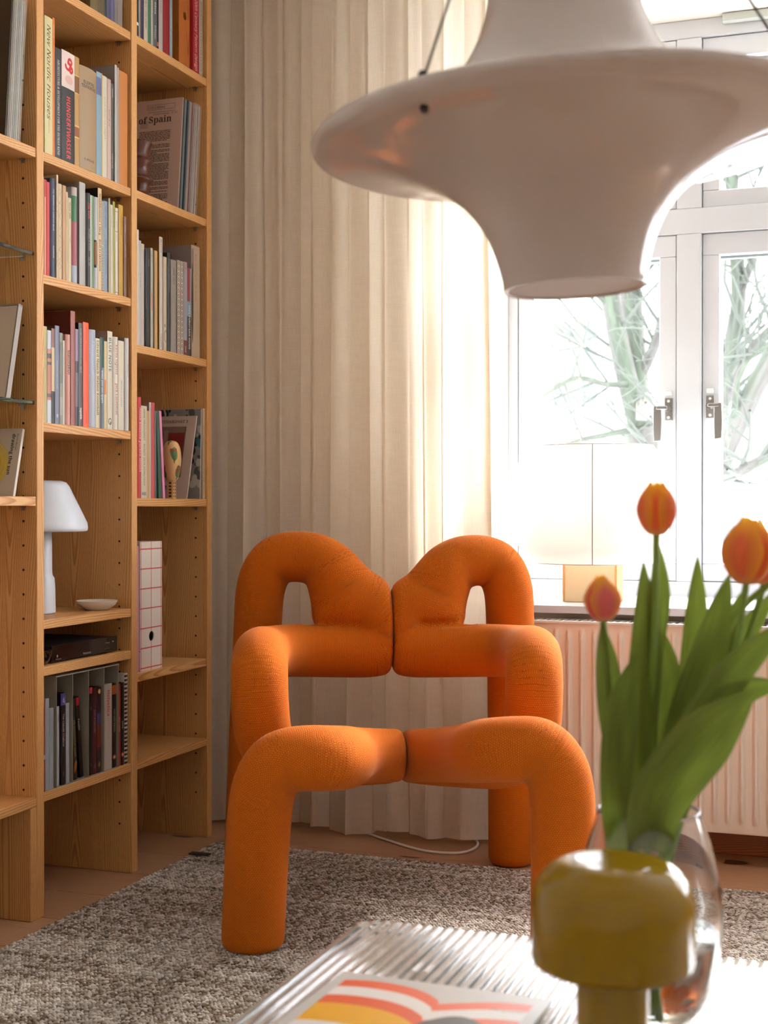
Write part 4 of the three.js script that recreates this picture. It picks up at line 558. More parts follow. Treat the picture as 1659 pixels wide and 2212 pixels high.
const HALVES = [
  [[-0.3459,-0.0007,-0.3400,0.0580],[-0.3310,0.3125,-0.3300,0.0590],[-0.3152,0.6051,-0.3100,0.0600],[-0.3051,0.7120,-0.3000,0.0610],[-0.2716,0.7662,-0.3000,0.0620],[-0.2122,0.7770,-0.2900,0.0630],[-0.1554,0.7647,-0.2800,0.0650],[-0.1229,0.7296,-0.2700,0.0690],[-0.1123,0.6777,-0.2600,0.0690],[-0.0790,0.6568,-0.2500,0.0680],[-0.0267,0.6488,-0.2500,0.0680],[0.0119,0.6178,-0.2400,0.0640],[0.0187,0.5793,-0.2400,0.0620],[-0.0062,0.5520,-0.2300,0.0640],[-0.1008,0.5507,-0.2200,0.0655],[-0.1898,0.5528,-0.2000,0.0640],[-0.2444,0.5569,-0.1500,0.0620],[-0.2699,0.5619,-0.0600,0.0610],[-0.2723,0.5724,0.0600,0.0610],[-0.2693,0.5728,0.1400,0.0610],[-0.2650,0.5460,0.2100,0.0610],[-0.2621,0.4737,0.2200,0.0610],[-0.2549,0.4000,0.1900,0.0610],[-0.2232,0.3459,0.1100,0.0610],[-0.1483,0.3152,-0.0300,0.0610],[-0.0432,0.3041,-0.1200,0.0610],[0.0223,0.3103,-0.1100,0.0600],[0.0475,0.3261,-0.0400,0.0590],[0.0298,0.3388,0.0250,0.0590],[-0.0149,0.3487,0.0800,0.0595],[-0.0575,0.3620,0.1600,0.0610],[-0.0747,0.3798,0.2700,0.0630],[-0.0811,0.3977,0.3800,0.0635],[-0.1125,0.4095,0.4500,0.0635],[-0.1568,0.4122,0.4650,0.0630],[-0.2040,0.4023,0.4700,0.0630],[-0.2336,0.3555,0.4600,0.0630],[-0.2471,0.2584,0.4300,0.0630],[-0.2609,0.0956,0.3700,0.0640],[-0.2665,-0.0132,0.3500,0.0640]],
  [[0.3214,-0.0007,-0.3400,0.0580],[0.3193,0.3125,-0.3300,0.0580],[0.3152,0.6051,-0.3100,0.0600],[0.3074,0.7074,-0.3000,0.0610],[0.2774,0.7570,-0.3000,0.0620],[0.2260,0.7678,-0.2900,0.0630],[0.1749,0.7567,-0.2800,0.0650],[0.1446,0.7228,-0.2700,0.0690],[0.1351,0.6731,-0.2600,0.0690],[0.1074,0.6533,-0.2500,0.0680],[0.0619,0.6454,-0.2500,0.0680],[0.0255,0.6167,-0.2400,0.0640],[0.0187,0.5793,-0.2400,0.0620],[0.0435,0.5520,-0.2300,0.0640],[0.1358,0.5507,-0.2200,0.0655],[0.2358,0.5528,-0.2000,0.0640],[0.2985,0.5569,-0.1500,0.0620],[0.3247,0.5640,-0.0600,0.0610],[0.3271,0.5745,0.0600,0.0610],[0.3246,0.5769,0.1400,0.0610],[0.3191,0.5509,0.2100,0.0610],[0.3170,0.4737,0.2200,0.0610],[0.3104,0.4000,0.1900,0.0610],[0.2750,0.3459,0.1100,0.0610],[0.2026,0.3152,-0.0300,0.0610],[0.1099,0.3041,-0.1200,0.0610],[0.0681,0.3103,-0.1100,0.0600],[0.0560,0.3261,-0.0400,0.0590],[0.0737,0.3388,0.0250,0.0590],[0.1182,0.3515,0.0900,0.0595],[0.1594,0.3696,0.1800,0.0610],[0.1842,0.3920,0.2900,0.0625],[0.1997,0.4116,0.3800,0.0635],[0.2308,0.4267,0.4500,0.0630],[0.2605,0.4310,0.4700,0.0630],[0.3024,0.4292,0.4800,0.0630],[0.3372,0.3845,0.4800,0.0630],[0.3488,0.2835,0.4600,0.0630],[0.3526,0.0765,0.4300,0.0640],[0.3526,-0.0054,0.4300,0.0640]],
];
const WEBS = [[[[-0.1229,0.7365,-0.2700,0.0600],[0.0188,0.6329,-0.2500,0.0590]], [[-0.0085,0.6065,-0.2400,0.0580],[0.0187,0.5974,-0.2400,0.0620]], [[-0.1126,0.7022,-0.2700,0.0675],[-0.1111,0.6412,-0.2600,0.0670]]], [[[0.1515,0.7296,-0.2700,0.0600],[0.0188,0.6306,-0.2500,0.0580]], [[0.0436,0.6065,-0.2400,0.0580],[0.0187,0.5974,-0.2400,0.0620]], [[0.1366,0.6976,-0.2700,0.0675],[0.1339,0.6389,-0.2600,0.0670]]]];
const CREASES = [[[-0.1856,0.6173,-0.2050,0.0100],[-0.0598,0.6207,-0.1920,0.0045]], [[0.2069,0.6162,-0.2050,0.0100],[0.0877,0.6207,-0.1920,0.0045]]];
// ---------------------------------------------------------------- the orange chair: two upholstered tubes that meet at a seam
{
  const t = thing('lounge_chair', 'orange knitted lounge chair made of thick bent tubes standing on the rug', 'chair', [-1.0808, 0, -2.9694]); t.rotation.y = 20 * Math.PI / 180;
  const knit = (col) => {
    const S = 256, n = 8;                                   // 8 by 8 staggered stitches
    const h = (u, v) => { const y = v * n, r = Math.floor(y), fy = y - r - 0.5, x = u * n + (r & 1) * 0.5, fx = x - Math.floor(x) - 0.5; return Math.max(0, 1 - Math.pow(Math.abs(fx) * 1.95, 2.4) - Math.pow(Math.abs(fy) * 1.9, 2.4)) * (0.8 + 0.2 * hash2(Math.floor(x) % n, r)); };
    return col ? dataTex(S, S, (u, v, x, y) => { const q = Math.pow(h(u, v), 0.6), f = 0.94 + 0.06 * hash2(x, y); return [lerp(0.71, 0.90, q) * f, lerp(0.335, 0.475, q) * f, lerp(0.045, 0.105, q) * f]; }, true) : dataTex(S, S, (u, v, x, y) => { const q = Math.sqrt(h(u, v)) * 0.9 + hash2(x, y) * 0.1; return [q, q, q]; }, false);
  };
  const mat = phys('#ffffff', 0.85, { map: knit(true), bumpMap: knit(false), bumpScale: 0.0007, sheen: 0.5, sheenRoughness: 0.45, sheenColor: new THREE.Color(1, 0.76, 0.5), specularIntensity: 0.3 });
  const cell = 0.0065;
  HALVES.forEach((ctrl, side) => {
    // sample the path
    const cur = new THREE.CatmullRomCurve3(ctrl.map((p) => V(p[0], p[1], p[2])), false, 'centripetal'), NS = 380, S = [];
    for (let k = 0; k <= NS; k++) { const q = k / NS, p = cur.getPoint(q), f = q * (ctrl.length - 1), i = Math.min(ctrl.length - 2, Math.floor(f)); S.push({ x: p.x, y: p.y, z: p.z, r: lerp(ctrl[i][3], ctrl[i + 1][3], f - i) }); }
    for (let it = 0; it < 14; it++) { const c = S.map((p) => ({ ...p })); for (let k = 1; k < NS; k++) for (const a of ['x', 'y', 'z', 'r']) S[k][a] = c[k][a] * 0.5 + (c[k - 1][a] + c[k + 1][a]) * 0.25; }
    let arc = 0; S[0].s = 0; for (let k = 1; k <= NS; k++) { arc += Math.hypot(S[k].x - S[k - 1].x, S[k].y - S[k - 1].y, S[k].z - S[k - 1].z); S[k].s = arc; }
    // length as the outside of a bend has it, so that the stitches there are not drawn out
    S[0].w = 0; for (let k = 1; k <= NS; k++) { const a = S[Math.max(0, k - 6)], b = S[k], c = S[Math.min(NS, k + 6)], u = V(b.x - a.x, b.y - a.y, b.z - a.z), v = V(c.x - b.x, c.y - b.y, c.z - b.z), bend = u.lengthSq() && v.lengthSq() ? u.angleTo(v) / ((u.length() + v.length()) / 2) : 0; S[k].w = S[k - 1].w + (S[k].s - S[k - 1].s) * (1 + 0.8 * Math.min(bend * b.r, 1.3)); }
    // distance field on a grid, splatted segment by segment
    let lo = [9, 9, 9], hi = [-9, -9, -9]; for (const p of S) ['x', 'y', 'z'].forEach((c, i) => { lo[i] = Math.min(lo[i], p[c] - p.r - 0.03); hi[i] = Math.max(hi[i], p[c] + p.r + 0.03); });
    const n = lo.map((l, i) => Math.ceil((hi[i] - l) / cell) + 1), F = new Float32Array(n[0] * n[1] * n[2]).fill(0.05), at = (i, j, k) => i + n[0] * (j + n[1] * k);
    const seg = (p, a, b) => { const ex = b.x - a.x, ey = b.y - a.y, ez = b.z - a.z, q = clamp(((p[0] - a.x) * ex + (p[1] - a.y) * ey + (p[2] - a.z) * ez) / (ex * ex + ey * ey + ez * ez + 1e-12)); return [Math.hypot(p[0] - a.x - ex * q, p[1] - a.y - ey * q, p[2] - a.z - ez * q) - lerp(a.r, b.r, q), q]; };
    const smin = (a, b, k) => { const h = Math.max(k - Math.abs(a - b), 0) / k; return Math.min(a, b) - h * h * k * 0.25; };
    for (let s = 0; s < NS; s++) {
      const a = S[s], b = S[s + 1], m = Math.max(a.r, b.r) + 0.026, r0 = ['x', 'y', 'z'].map((c, i) => Math.max(0, Math.floor((Math.min(a[c], b[c]) - m - lo[i]) / cell))), r1 = ['x', 'y', 'z'].map((c, i) => Math.min(n[i] - 1, Math.ceil((Math.max(a[c], b[c]) + m - lo[i]) / cell)));
      for (let k = r0[2]; k <= r1[2]; k++) for (let j = r0[1]; j <= r1[1]; j++) for (let i = r0[0]; i <= r1[0]; i++) { const d = seg([lo[0] + i * cell, lo[1] + j * cell, lo[2] + k * cell], a, b)[0], q = at(i, j, k); if (d < F[q]) F[q] = d; }
    }
    // upholstery web that fills the shoulder between loop and seam
    for (const w of WEBS[side]) { const [a, b] = w.map(([x, y, z, r]) => ({ x, y, z, r })); for (let k = 0; k < n[2]; k++) for (let j = 0; j < n[1]; j++) for (let i = 0; i < n[0]; i++) { const d = seg([lo[0] + i * cell, lo[1] + j * cell, lo[2] + k * cell], a, b)[0]; if (d < 0.045) { const q = at(i, j, k); F[q] = smin(F[q], d, w === WEBS[side][2] ? 0.006 : 0.026); } } }
    // seam plane and floor, both with rounded edges
    const smax = (a, b, k) => -smin(-a, -b, k), sgn = side ? -1 : 1;
    for (let k = 0; k < n[2]; k++) for (let j = 0; j < n[1]; j++) for (let i = 0; i < n[0]; i++) {
      const q = at(i, j, k); if (F[q] > 0.045) continue;
      const x = lo[0] + i * cell, y = lo[1] + j * cell, z = lo[2] + k * cell, plane = sgn * (x - (0.0176 + (z + 0.24) * 0.108)) + 0.0008;
      const cr = seg([x, y, z], ...CREASES[side].map(([a, b, c, r]) => ({ x: a, y: b, z: c, r })))[0]; if (cr < 0.02) F[q] = smax(F[q], -cr, 0.012);
      F[q] = smax(smax(F[q], plane, 0.02), -y + (side && z < 0 ? 0.0005 : 0.009), 0.022);
    }
    const val = (p) => { const c = p.map((v, i) => clamp((v - lo[i]) / cell, 0, n[i] - 1.001)), b = c.map(Math.floor), f = c.map((v, i) => v - b[i]); let s = 0; for (let m = 0; m < 8; m++) { const o = [m & 1, (m >> 1) & 1, m >> 2]; s += F[at(b[0] + o[0], b[1] + o[1], b[2] + o[2])] * o.reduce((w, e, i) => w * (e ? f[i] : 1 - f[i]), 1); } return s; };
    const grad = (p) => { const e = cell * 1.2, g = [0, 1, 2].map((i) => { const a = [...p], b = [...p]; a[i] += e; b[i] -= e; return val(a) - val(b); }), l = Math.hypot(...g) || 1; return g.map((v) => v / l); };
    // surface nets
    const vid = new Int32Array(F.length).fill(-1), P = [], Nn = [];
    for (let k = 0; k < n[2] - 1; k++) for (let j = 0; j < n[1] - 1; j++) for (let i = 0; i < n[0] - 1; i++) {
      let mask = 0; for (let m = 0; m < 8; m++) if (F[at(i + (m & 1), j + ((m >> 1) & 1), k + (m >> 2))] < 0) mask |= 1 << m;
      if (mask === 0 || mask === 255) continue;
      let c = [0, 0, 0], cnt = 0;
      for (let m = 0; m < 8; m++) for (const b of [1, 2, 4]) if (!(m & b)) { const m2 = m | b, v0 = F[at(i + (m & 1), j + ((m >> 1) & 1), k + (m >> 2))], v1 = F[at(i + (m2 & 1), j + ((m2 >> 1) & 1), k + (m2 >> 2))]; if ((v0 < 0) !== (v1 < 0)) { const q = v0 / (v0 - v1); c[0] += (m & 1) + (b === 1 ? q : 0); c[1] += ((m >> 1) & 1) + (b === 2 ? q : 0); c[2] += (m >> 2) + (b === 4 ? q : 0); cnt++; } }
      let p = [lo[0] + (i + c[0] / cnt) * cell, lo[1] + (j + c[1] / cnt) * cell, lo[2] + (k + c[2] / cnt) * cell];
      const g = grad(p), d = val(p); p = p.map((v, q) => v - g[q] * d); vid[at(i, j, k)] = P.length; P.push(p); Nn.push(grad(p));
    }
    const tris = [];
    for (let k = 1; k < n[2] - 1; k++) for (let j = 1; j < n[1] - 1; j++) for (let i = 1; i < n[0] - 1; i++) {
      const s0 = F[at(i, j, k)] < 0, quad = (a, b, c, d, flip) => { if (flip) tris.push([a, b, c], [a, c, d]); else tris.push([a, c, b], [a, d, c]); };
      if (s0 !== F[at(i + 1, j, k)] < 0) quad(vid[at(i, j - 1, k - 1)], vid[at(i, j, k - 1)], vid[at(i, j, k)], vid[at(i, j - 1, k)], s0);
      if (s0 !== F[at(i, j + 1, k)] < 0) quad(vid[at(i - 1, j, k - 1)], vid[at(i - 1, j, k)], vid[at(i, j, k)], vid[at(i, j, k - 1)], s0);
      if (s0 !== F[at(i, j, k + 1)] < 0) quad(vid[at(i - 1, j - 1, k)], vid[at(i, j - 1, k)], vid[at(i, j, k)], vid[at(i - 1, j, k)], s0);
    }
    // frames carried along the path, for the direction of the knit
    let nrm = V(1, 0, 0); const fr = S.map((p, k) => { const a = S[Math.max(0, k - 1)], b = S[Math.min(NS, k + 1)], T = V(b.x - a.x, b.y - a.y, b.z - a.z).normalize(); nrm = nrm.clone().addScaledVector(T, -nrm.dot(T)).normalize(); return [nrm, T.clone().cross(nrm)]; });
    const nearest = (p, k0, k1) => { let best = [9, 0, 0]; for (let k = k0; k < k1; k++) { const [d, q] = seg(p, S[k], S[k + 1]); if (d < best[0]) best = [d, k, q]; } return best; };
    // the parts, by how far along the path they lie
    const at1 = (i) => S[Math.round(i / (ctrl.length - 1) * NS)].s;
    const limits = [at1(2.6), at1(15.2), at1(22.4), at1(35.4), 99], names = ['rear_leg', 'backrest', 'armrest', 'seat', 'front_leg'], buf = names.map(() => ({ p: [], n: [], u: [] }));
    for (const tri of tris) {
      const c = [0, 1, 2].map((i) => (P[tri[0]][i] + P[tri[1]][i] + P[tri[2]][i]) / 3), [, k0] = nearest(c, 0, NS), part = limits.findIndex((l) => S[k0].s < l), B = buf[part]; let ref = null;
      for (const v of tri) {
        const [, k, q] = nearest(P[v], Math.max(0, k0 - 8), Math.min(NS, k0 + 9)), a = S[k], b = S[k + 1], o = V(P[v][0] - lerp(a.x, b.x, q), P[v][1] - lerp(a.y, b.y, q), P[v][2] - lerp(a.z, b.z, q));
        let w = Math.atan2(o.dot(fr[k][1]), o.dot(fr[k][0])) / (2 * Math.PI); if (ref === null) ref = w; else { while (w - ref > 0.5) w -= 1; while (w - ref < -0.5) w += 1; }
        B.p.push(...P[v]); B.n.push(...Nn[v]); B.u.push(w * 10, lerp(a.w, b.w, q) / 0.0335);
      }
    }
    names.forEach((nm, k) => { const g = new THREE.BufferGeometry(), b = buf[k]; g.setAttribute('position', new THREE.Float32BufferAttribute(b.p, 3)); g.setAttribute('normal', new THREE.Float32BufferAttribute(b.n, 3)); g.setAttribute('uv', new THREE.Float32BufferAttribute(b.u, 2)); add(t, nm, g, mat); });
  });
}

// ---------------------------------------------------------------- rug
{
  const X0 = -1.68, X1 = 0.75, Z0 = -3.31, Z1 = -0.75, t = thing('rug', 'coarse woven jute rug in brown and grey under the orange chair', 'rug', [0, 0, 0]);
  add(t, 'backing', span(X0, X1, 0.0005, 0.006, Z0, Z1, 0.002), std('#5b4634', 1));
  const g = new THREE.SphereGeometry(1, 7, 5), px = 0.0082, pz = 0.0063, nx = Math.floor((X1 - X0) / px), nz = Math.floor((-1.02 - Z0) / pz), inst = new THREE.InstancedMesh(g, std('#ffffff', 0.95), nx * nz); inst.name = 'weave'; inst.userData.kind = 'stuff';
  const R = rng(3), m = new THREE.Matrix4(), q = new THREE.Quaternion(), e = new THREE.Euler(), c = new THREE.Color(), pal = ['#837262', '#a4988b', '#c6bfb5', '#dad5cd', '#6d5c4d', '#b6ada2', '#cdc7be', '#917d68'].map((h) => new THREE.Color(h));
  let k = 0;
  for (let j = 0; j < nz; j++) for (let i = 0; i < nx; i++) {
    const x = X0 + (i + 0.5 + (j & 1) * 0.5) * px * 0.998 + (R() - 0.5) * 0.002, z = Z0 + (j + 0.5) * pz + (R() - 0.5) * 0.0016, edge = j < 2 || i < 2;
    e.set((R() - 0.5) * 0.5, ((j & 1) ? 0.62 : -0.62) + (R() - 0.5) * 0.4, (R() - 0.5) * 0.7 + ((i & 1) ? 0.3 : -0.15)); q.setFromEuler(e);
    const s = 0.85 + R() * 0.4; m.compose(V(x, 0.0068 + R() * 0.0016 + (edge ? 0.002 : 0), z), q, V(0.0054 * s, 0.0029 * s, 0.0029 * s)); inst.setMatrixAt(k, m);
    const band = vnoise(x * 6, z * 40) * 0.5 + vnoise(x * 1.7 + 9, z * 2.3) * 0.5; c.copy(pal[Math.floor(R() * pal.length)]).lerp(pal[band > 0.52 ? 3 : 0], 0.25 + 0.2 * Math.abs(band - 0.5)); inst.setColorAt(k, c); k++;
  }
  inst.count = k; t.add(inst);
  add(t, 'corner_tag', rbox(0.055, 0.003, 0.022, -1.652, 0.0155, -3.165, 0.001), std('#3b332c', 0.8)).userData.label = 'small dark leather tag at the rug edge';
}
// ---------------------------------------------------------------- glass coffee table
{
  const X0 = -0.58, X1 = 0.42, Z0 = -1.52, Z1 = -0.62, TY = 0.42, t = thing('coffee_table', 'low coffee table with a ribbed clear glass top', 'table', [(X0 + X1) / 2, 0, (Z0 + Z1) / 2]);
  const cx = (X0 + X1) / 2, cz = (Z0 + Z1) / 2, n = 1000, rc = 0.03, pitch = 0.0125, pos = [], idx = [], zs = 5;
  for (let i = 0; i <= n; i++) {
    const x = lerp(X0, X1, i / n), e = Math.min(x - X0, X1 - x), cut = e < rc ? rc - Math.sqrt(Math.max(0, rc * rc - (rc - e) * (rc - e))) : 0, rib = 0.0024 * Math.pow(Math.abs(Math.sin(Math.PI * (x - X0) / pitch)), 0.8);
    const z0 = Z0 + cut, z1 = Z1 - cut, ring = [[z0 + 0.002, TY - 0.0036 + rib], [z1 - 0.002, TY - 0.0036 + rib], [z1, TY - 0.006], [z1 - 0.001, TY - 0.014], [z0 + 0.001, TY - 0.014], [z0, TY - 0.006]];
    for (const [z, y] of ring) pos.push(x - cx, y, z - cz);
  }
  const K = 6; for (let i = 0; i < n; i++) for (let j = 0; j < K; j++) { const a = i * K + j, b = i * K + (j + 1) % K, c = a + K, d = b + K; idx.push(a, b, c, c, b, d); }
  for (const [o, f] of [[0, 1], [n * K, 0]]) for (let j = 1; j < K - 1; j++) idx.push(...(f ? [o, o + j + 1, o + j] : [o, o + j, o + j + 1]));
  let g = new THREE.BufferGeometry(); g.setAttribute('position', new THREE.Float32BufferAttribute(pos, 3)); g.setIndex(idx); g = g.toNonIndexed(); 
  g = mergeVertices(g); g.computeVertexNormals();
  add(t, 'glass_top', g, phys('#ffffff', 0.05, { transmission: 1, thickness: 0.012, ior: 1.36, specularIntensity: 0.4 }));
  const fr = std('#d9d7d3', 0.3, { metalness: 0.6 });
  for (const [sx, sz] of [[-1, -1], [-1, 1], [1, -1], [1, 1]]) { const l = cyl(0.014, 0.014, TY - 0.03, 20); l.translate(sx * (X1 - X0) * 0.38, (TY - 0.03) / 2 + 0.0135, sz * (Z1 - Z0) * 0.36); add(t, 'leg', l, fr); }
}
// ---------------------------------------------------------------- open magazine print on the table
{
  const tex = canvasTex(700, 900, (x) => {
    x.fillStyle = '#b9b4b1'; x.fillRect(0, 0, 700, 900);
    const wave = (u) => (u < 0.56 ? 0.05 + 0.11 * Math.pow(u / 0.56, 4) * 1.0 + 0.03 * Math.pow(1 - u / 0.56, 6) : 0.16 - 0.105 * Math.sin((u - 0.56) / 0.44 * Math.PI / 2) + 0.02);
    const bands = [['#d9532b', 0], ['#d6cfcb', 0.07], ['#d9532b', 0.155], ['#e0a21c', 0.235], ['#d6cfcb', 0.4], ['#d9532b', 0.47], ['#c9c3bf', 0.6]];
    for (const [c, o] of bands) { x.fillStyle = c; x.beginPath(); x.moveTo(40, 900); for (let k = 0; k <= 80; k++) { const u = k / 80; x.lineTo(40 + u * 620, (wave(u) + o) * 900); } x.lineTo(660, 900); x.fill(); }
    x.fillStyle = '#45434a'; x.beginPath(); x.moveTo(380, 340); x.quadraticCurveTo(450, 205, 520, 240); x.quadraticCurveTo(570, 260, 600, 330); x.fill();
    x.fillStyle = '#6b6663'; x.font = '22px sans-serif'; x.fillText('the graphic', 545, 150);
  });
  const t = thing('magazine', 'thick magazine with an orange, white and yellow striped cover on the glass table', 'magazine', [-0.418, 0.4194, -1.165]); t.rotation.y = -0.035;
  add(t, 'page_block', rbox(0.214, 0.006, 0.284, 0, 0.0035, 0, 0), PAGE); add(t, 'cover', merge([rbox(0.22, 0.0008, 0.29, 0, 0.0004, 0, 0), rbox(0.22, 0.0008, 0.29, 0, 0.0072, 0, 0), rbox(0.0008, 0.0068, 0.29, -0.1096, 0.0036, 0, 0)]), std('#b5b0ae', 0.35));
  const p = new THREE.PlaneGeometry(0.2198, 0.2898); p.rotateX(-Math.PI / 2); p.translate(0, 0.0078, 0); add(t, 'cover_print', p, phys('#ffffff', 0.3, { map: tex }));
}
// ---------------------------------------------------------------- mustard table lamp
{
  const t = thing('mushroom_lamp', 'small glossy mustard yellow mushroom-shaped lamp on the glass table', 'lamp', [-0.2, 0.4195, -1.066]);
  const y = phys('#9c7c12', 0.12, { specularIntensity: 0.7 });
  add(t, 'stem', lathe([[0.0005, 0], [0.0265, 0], [0.0277, 0.0015], [0.0277, 0.14], [0.0005, 0.14]], 64), y);
  add(t, 'shade', lathe([[0.028, 0.128], [0.059, 0.128], [0.0615, 0.1295], [0.0624, 0.133], ...smoothProfile([[0.0625, 0.16], [0.0618, 0.178], [0.0575, 0.193], [0.047, 0.2035], [0.032, 0.2085], [0.0005, 0.2095]], 30)], 96), y);
  const d = new THREE.RingGeometry(0.03, 0.058, 48); d.rotateX(Math.PI / 2); d.translate(0, 0.1275, 0); add(t, 'diffuser', d, std('#f2efe6', 0.6));
}
// ---------------------------------------------------------------- vase and tulips
const VASE = V(-0.213, 0.4195, -1.3165);
{
  const t = thing('glass_vase', 'clear egg-shaped glass vase with water holding the tulips', 'vase', VASE.toArray());
  const out = smoothProfile([[0.034, 0.0], [0.05, 0.012], [0.063, 0.045], [0.0685, 0.088], [0.0655, 0.128], [0.058, 0.162], [0.0478, 0.194]], 40);
  const inn = out.map(([r, y], i) => [r - 0.0021, Math.max(y, 0.005)]).reverse();
  add(t, 'body', lathe([[0.0004, 0], ...out, [0.0474, 0.1955], [0.0463, 0.1955], ...inn, [0.0004, 0.005]], 72), phys('#ffffff', 0.0, { transmission: 1, thickness: 0.004, ior: 1.48 }));
  const wat = out.filter(([, y]) => y < 0.0815).map(([r, y]) => [r - 0.0023, Math.max(y, 0.0054)]); const last = wat[wat.length - 1];
  add(t, 'water', lathe([[0.0004, 0.0053], ...wat, [last[0], 0.0815], [0.0004, 0.0812]], 64), phys('#f2f7f5', 0.0, { transmission: 1, thickness: 0.1, ior: 1.33 }));
}
const leafTex = dataTex(128, 256, (u, v) => { const s = vnoise(u * 60, v * 3, 60, 3) * 0.1 + vnoise(u * 8, v * 2, 8, 2) * 0.14, c = 0.76 + s; return [0.52 * c, 0.60 * c, 0.22 * c]; });
const leafMat = phys('#ffffff', 0.5, { map: leafTex, transmission: 0.45, thickness: 0, side: THREE.DoubleSide });
leafMat.roughness = 1;
const stemMat = phys('#7d9b3c', 0.5);
function leafGeo(pts, width, twist) {
  const cur = new THREE.CatmullRomCurve3(pts.map((p) => V(...p))), nu = 8, nv = 26, pos = [], uv = [], idx = [], toCam = V(0, 0.9, 0);
  for (let j = 0; j <= nv; j++) {
    const v = j / nv, p = cur.getPoint(v), T = cur.getTangent(v), view = toCam.clone().sub(V(...pts[1])).normalize().applyAxisAngle(T, twist * 0.6 + v * 0.25), side = T.clone().cross(view).normalize(), nn = side.clone().cross(T).normalize();
    const w = width * 0.62 * Math.pow(Math.sin(Math.PI * (0.2 + v * 0.3 / 0.55 * (v < 0.55 ? 1 : 0) + (v < 0.55 ? 0 : 0.3 + (v - 0.55) / 0.45 * 0.5))), 0.85) + 0.0002;
    for (let i = 0; i <= nu; i++) { const u = i / nu * 2 - 1, q = p.clone().addScaledVector(side, u * w).addScaledVector(nn, (1 - u * u) * -w * 0.42); pos.push(q.x - VASE.x, q.y - VASE.y, q.z - VASE.z); uv.push(i / nu, v * 2); }
  }
  for (let j = 0; j < nv; j++) for (let i = 0; i < nu; i++) { const a = j * (nu + 1) + i, b = a + nu + 1; idx.push(a, a + 1, b, b, a + 1, b + 1); }
  const g = new THREE.BufferGeometry(); g.setAttribute('position', new THREE.Float32BufferAttribute(pos, 3)); g.setAttribute('uv', new THREE.Float32BufferAttribute(uv, 2)); g.setIndex(idx); g.computeVertexNormals(); return g;
}
const petalMat = phys('#ffffff', 0.55, { vertexColors: true, transmission: 0.5, thickness: 0, side: THREE.DoubleSide }); petalMat.roughness = 1;
function petalGeo(R, Hh, phi, inner, seed, open, warm) {
  const nu = 10, nv = 18, pos = [], col = [], idx = [], r0 = rng(seed), ph = r0() * 0.2;
  const yellow = new THREE.Color('#ffc63a'), pink = new THREE.Color(warm ? '#f07c58' : '#e9748c'), pale = new THREE.Color('#e6cf8a');
  for (let j = 0; j <= nv; j++) {
    const v = j / nv, r = R * (inner ? 0.88 : 1) * (0.10 + 0.95 * Math.pow(Math.sin(Math.PI * (0.06 + 0.66 * Math.pow(v, 0.8))), 0.85)) * (1 - (1 - open * 0.5) * 0.88 * Math.pow(clamp((v - 0.4) / 0.6), 1.7)), half = 0.92 * Math.sqrt(Math.max(0.004, 1 - Math.pow((v - 0.48) / 0.6, 2)));
    for (let i = 0; i <= nu; i++) {
      const u = i / nu * 2 - 1, a = phi + u * half + ph * 0.1, rr = r * (1 + 0.05 * u * u) - (v > 0.85 ? 0.001 * Math.abs(u) : 0);
      pos.push(Math.cos(a) * rr, Hh * (v - 0.03 * u * u * v), Math.sin(a) * rr);
      const streak = 0.5 + 0.5 * Math.sin(u * 9 + seed) * 0.12, f = clamp((1 - Math.abs(u) * 1.02) * 1.25 * (1 - sstep(0.62, 1.0, v + 0.1 * streak)) + (warm ? 0.04 : 0.32) * (1 - v)), c = yellow.clone().lerp(pink, f * 0.85); c.lerp(pale, 0.75 * (1 - sstep(0.0, 0.16, v))); col.push(c.r, c.g, c.b);
    }
  }
  for (let j = 0; j < nv; j++) for (let i = 0; i < nu; i++) { const a = j * (nu + 1) + i, b = a + nu + 1; idx.push(a, b, a + 1, b, b + 1, a + 1); }
  const g = new THREE.BufferGeometry(); g.setAttribute('position', new THREE.Float32BufferAttribute(pos, 3)); g.setAttribute('color', new THREE.Float32BufferAttribute(col, 3)); g.setIndex(idx); g.computeVertexNormals(); return g;
}
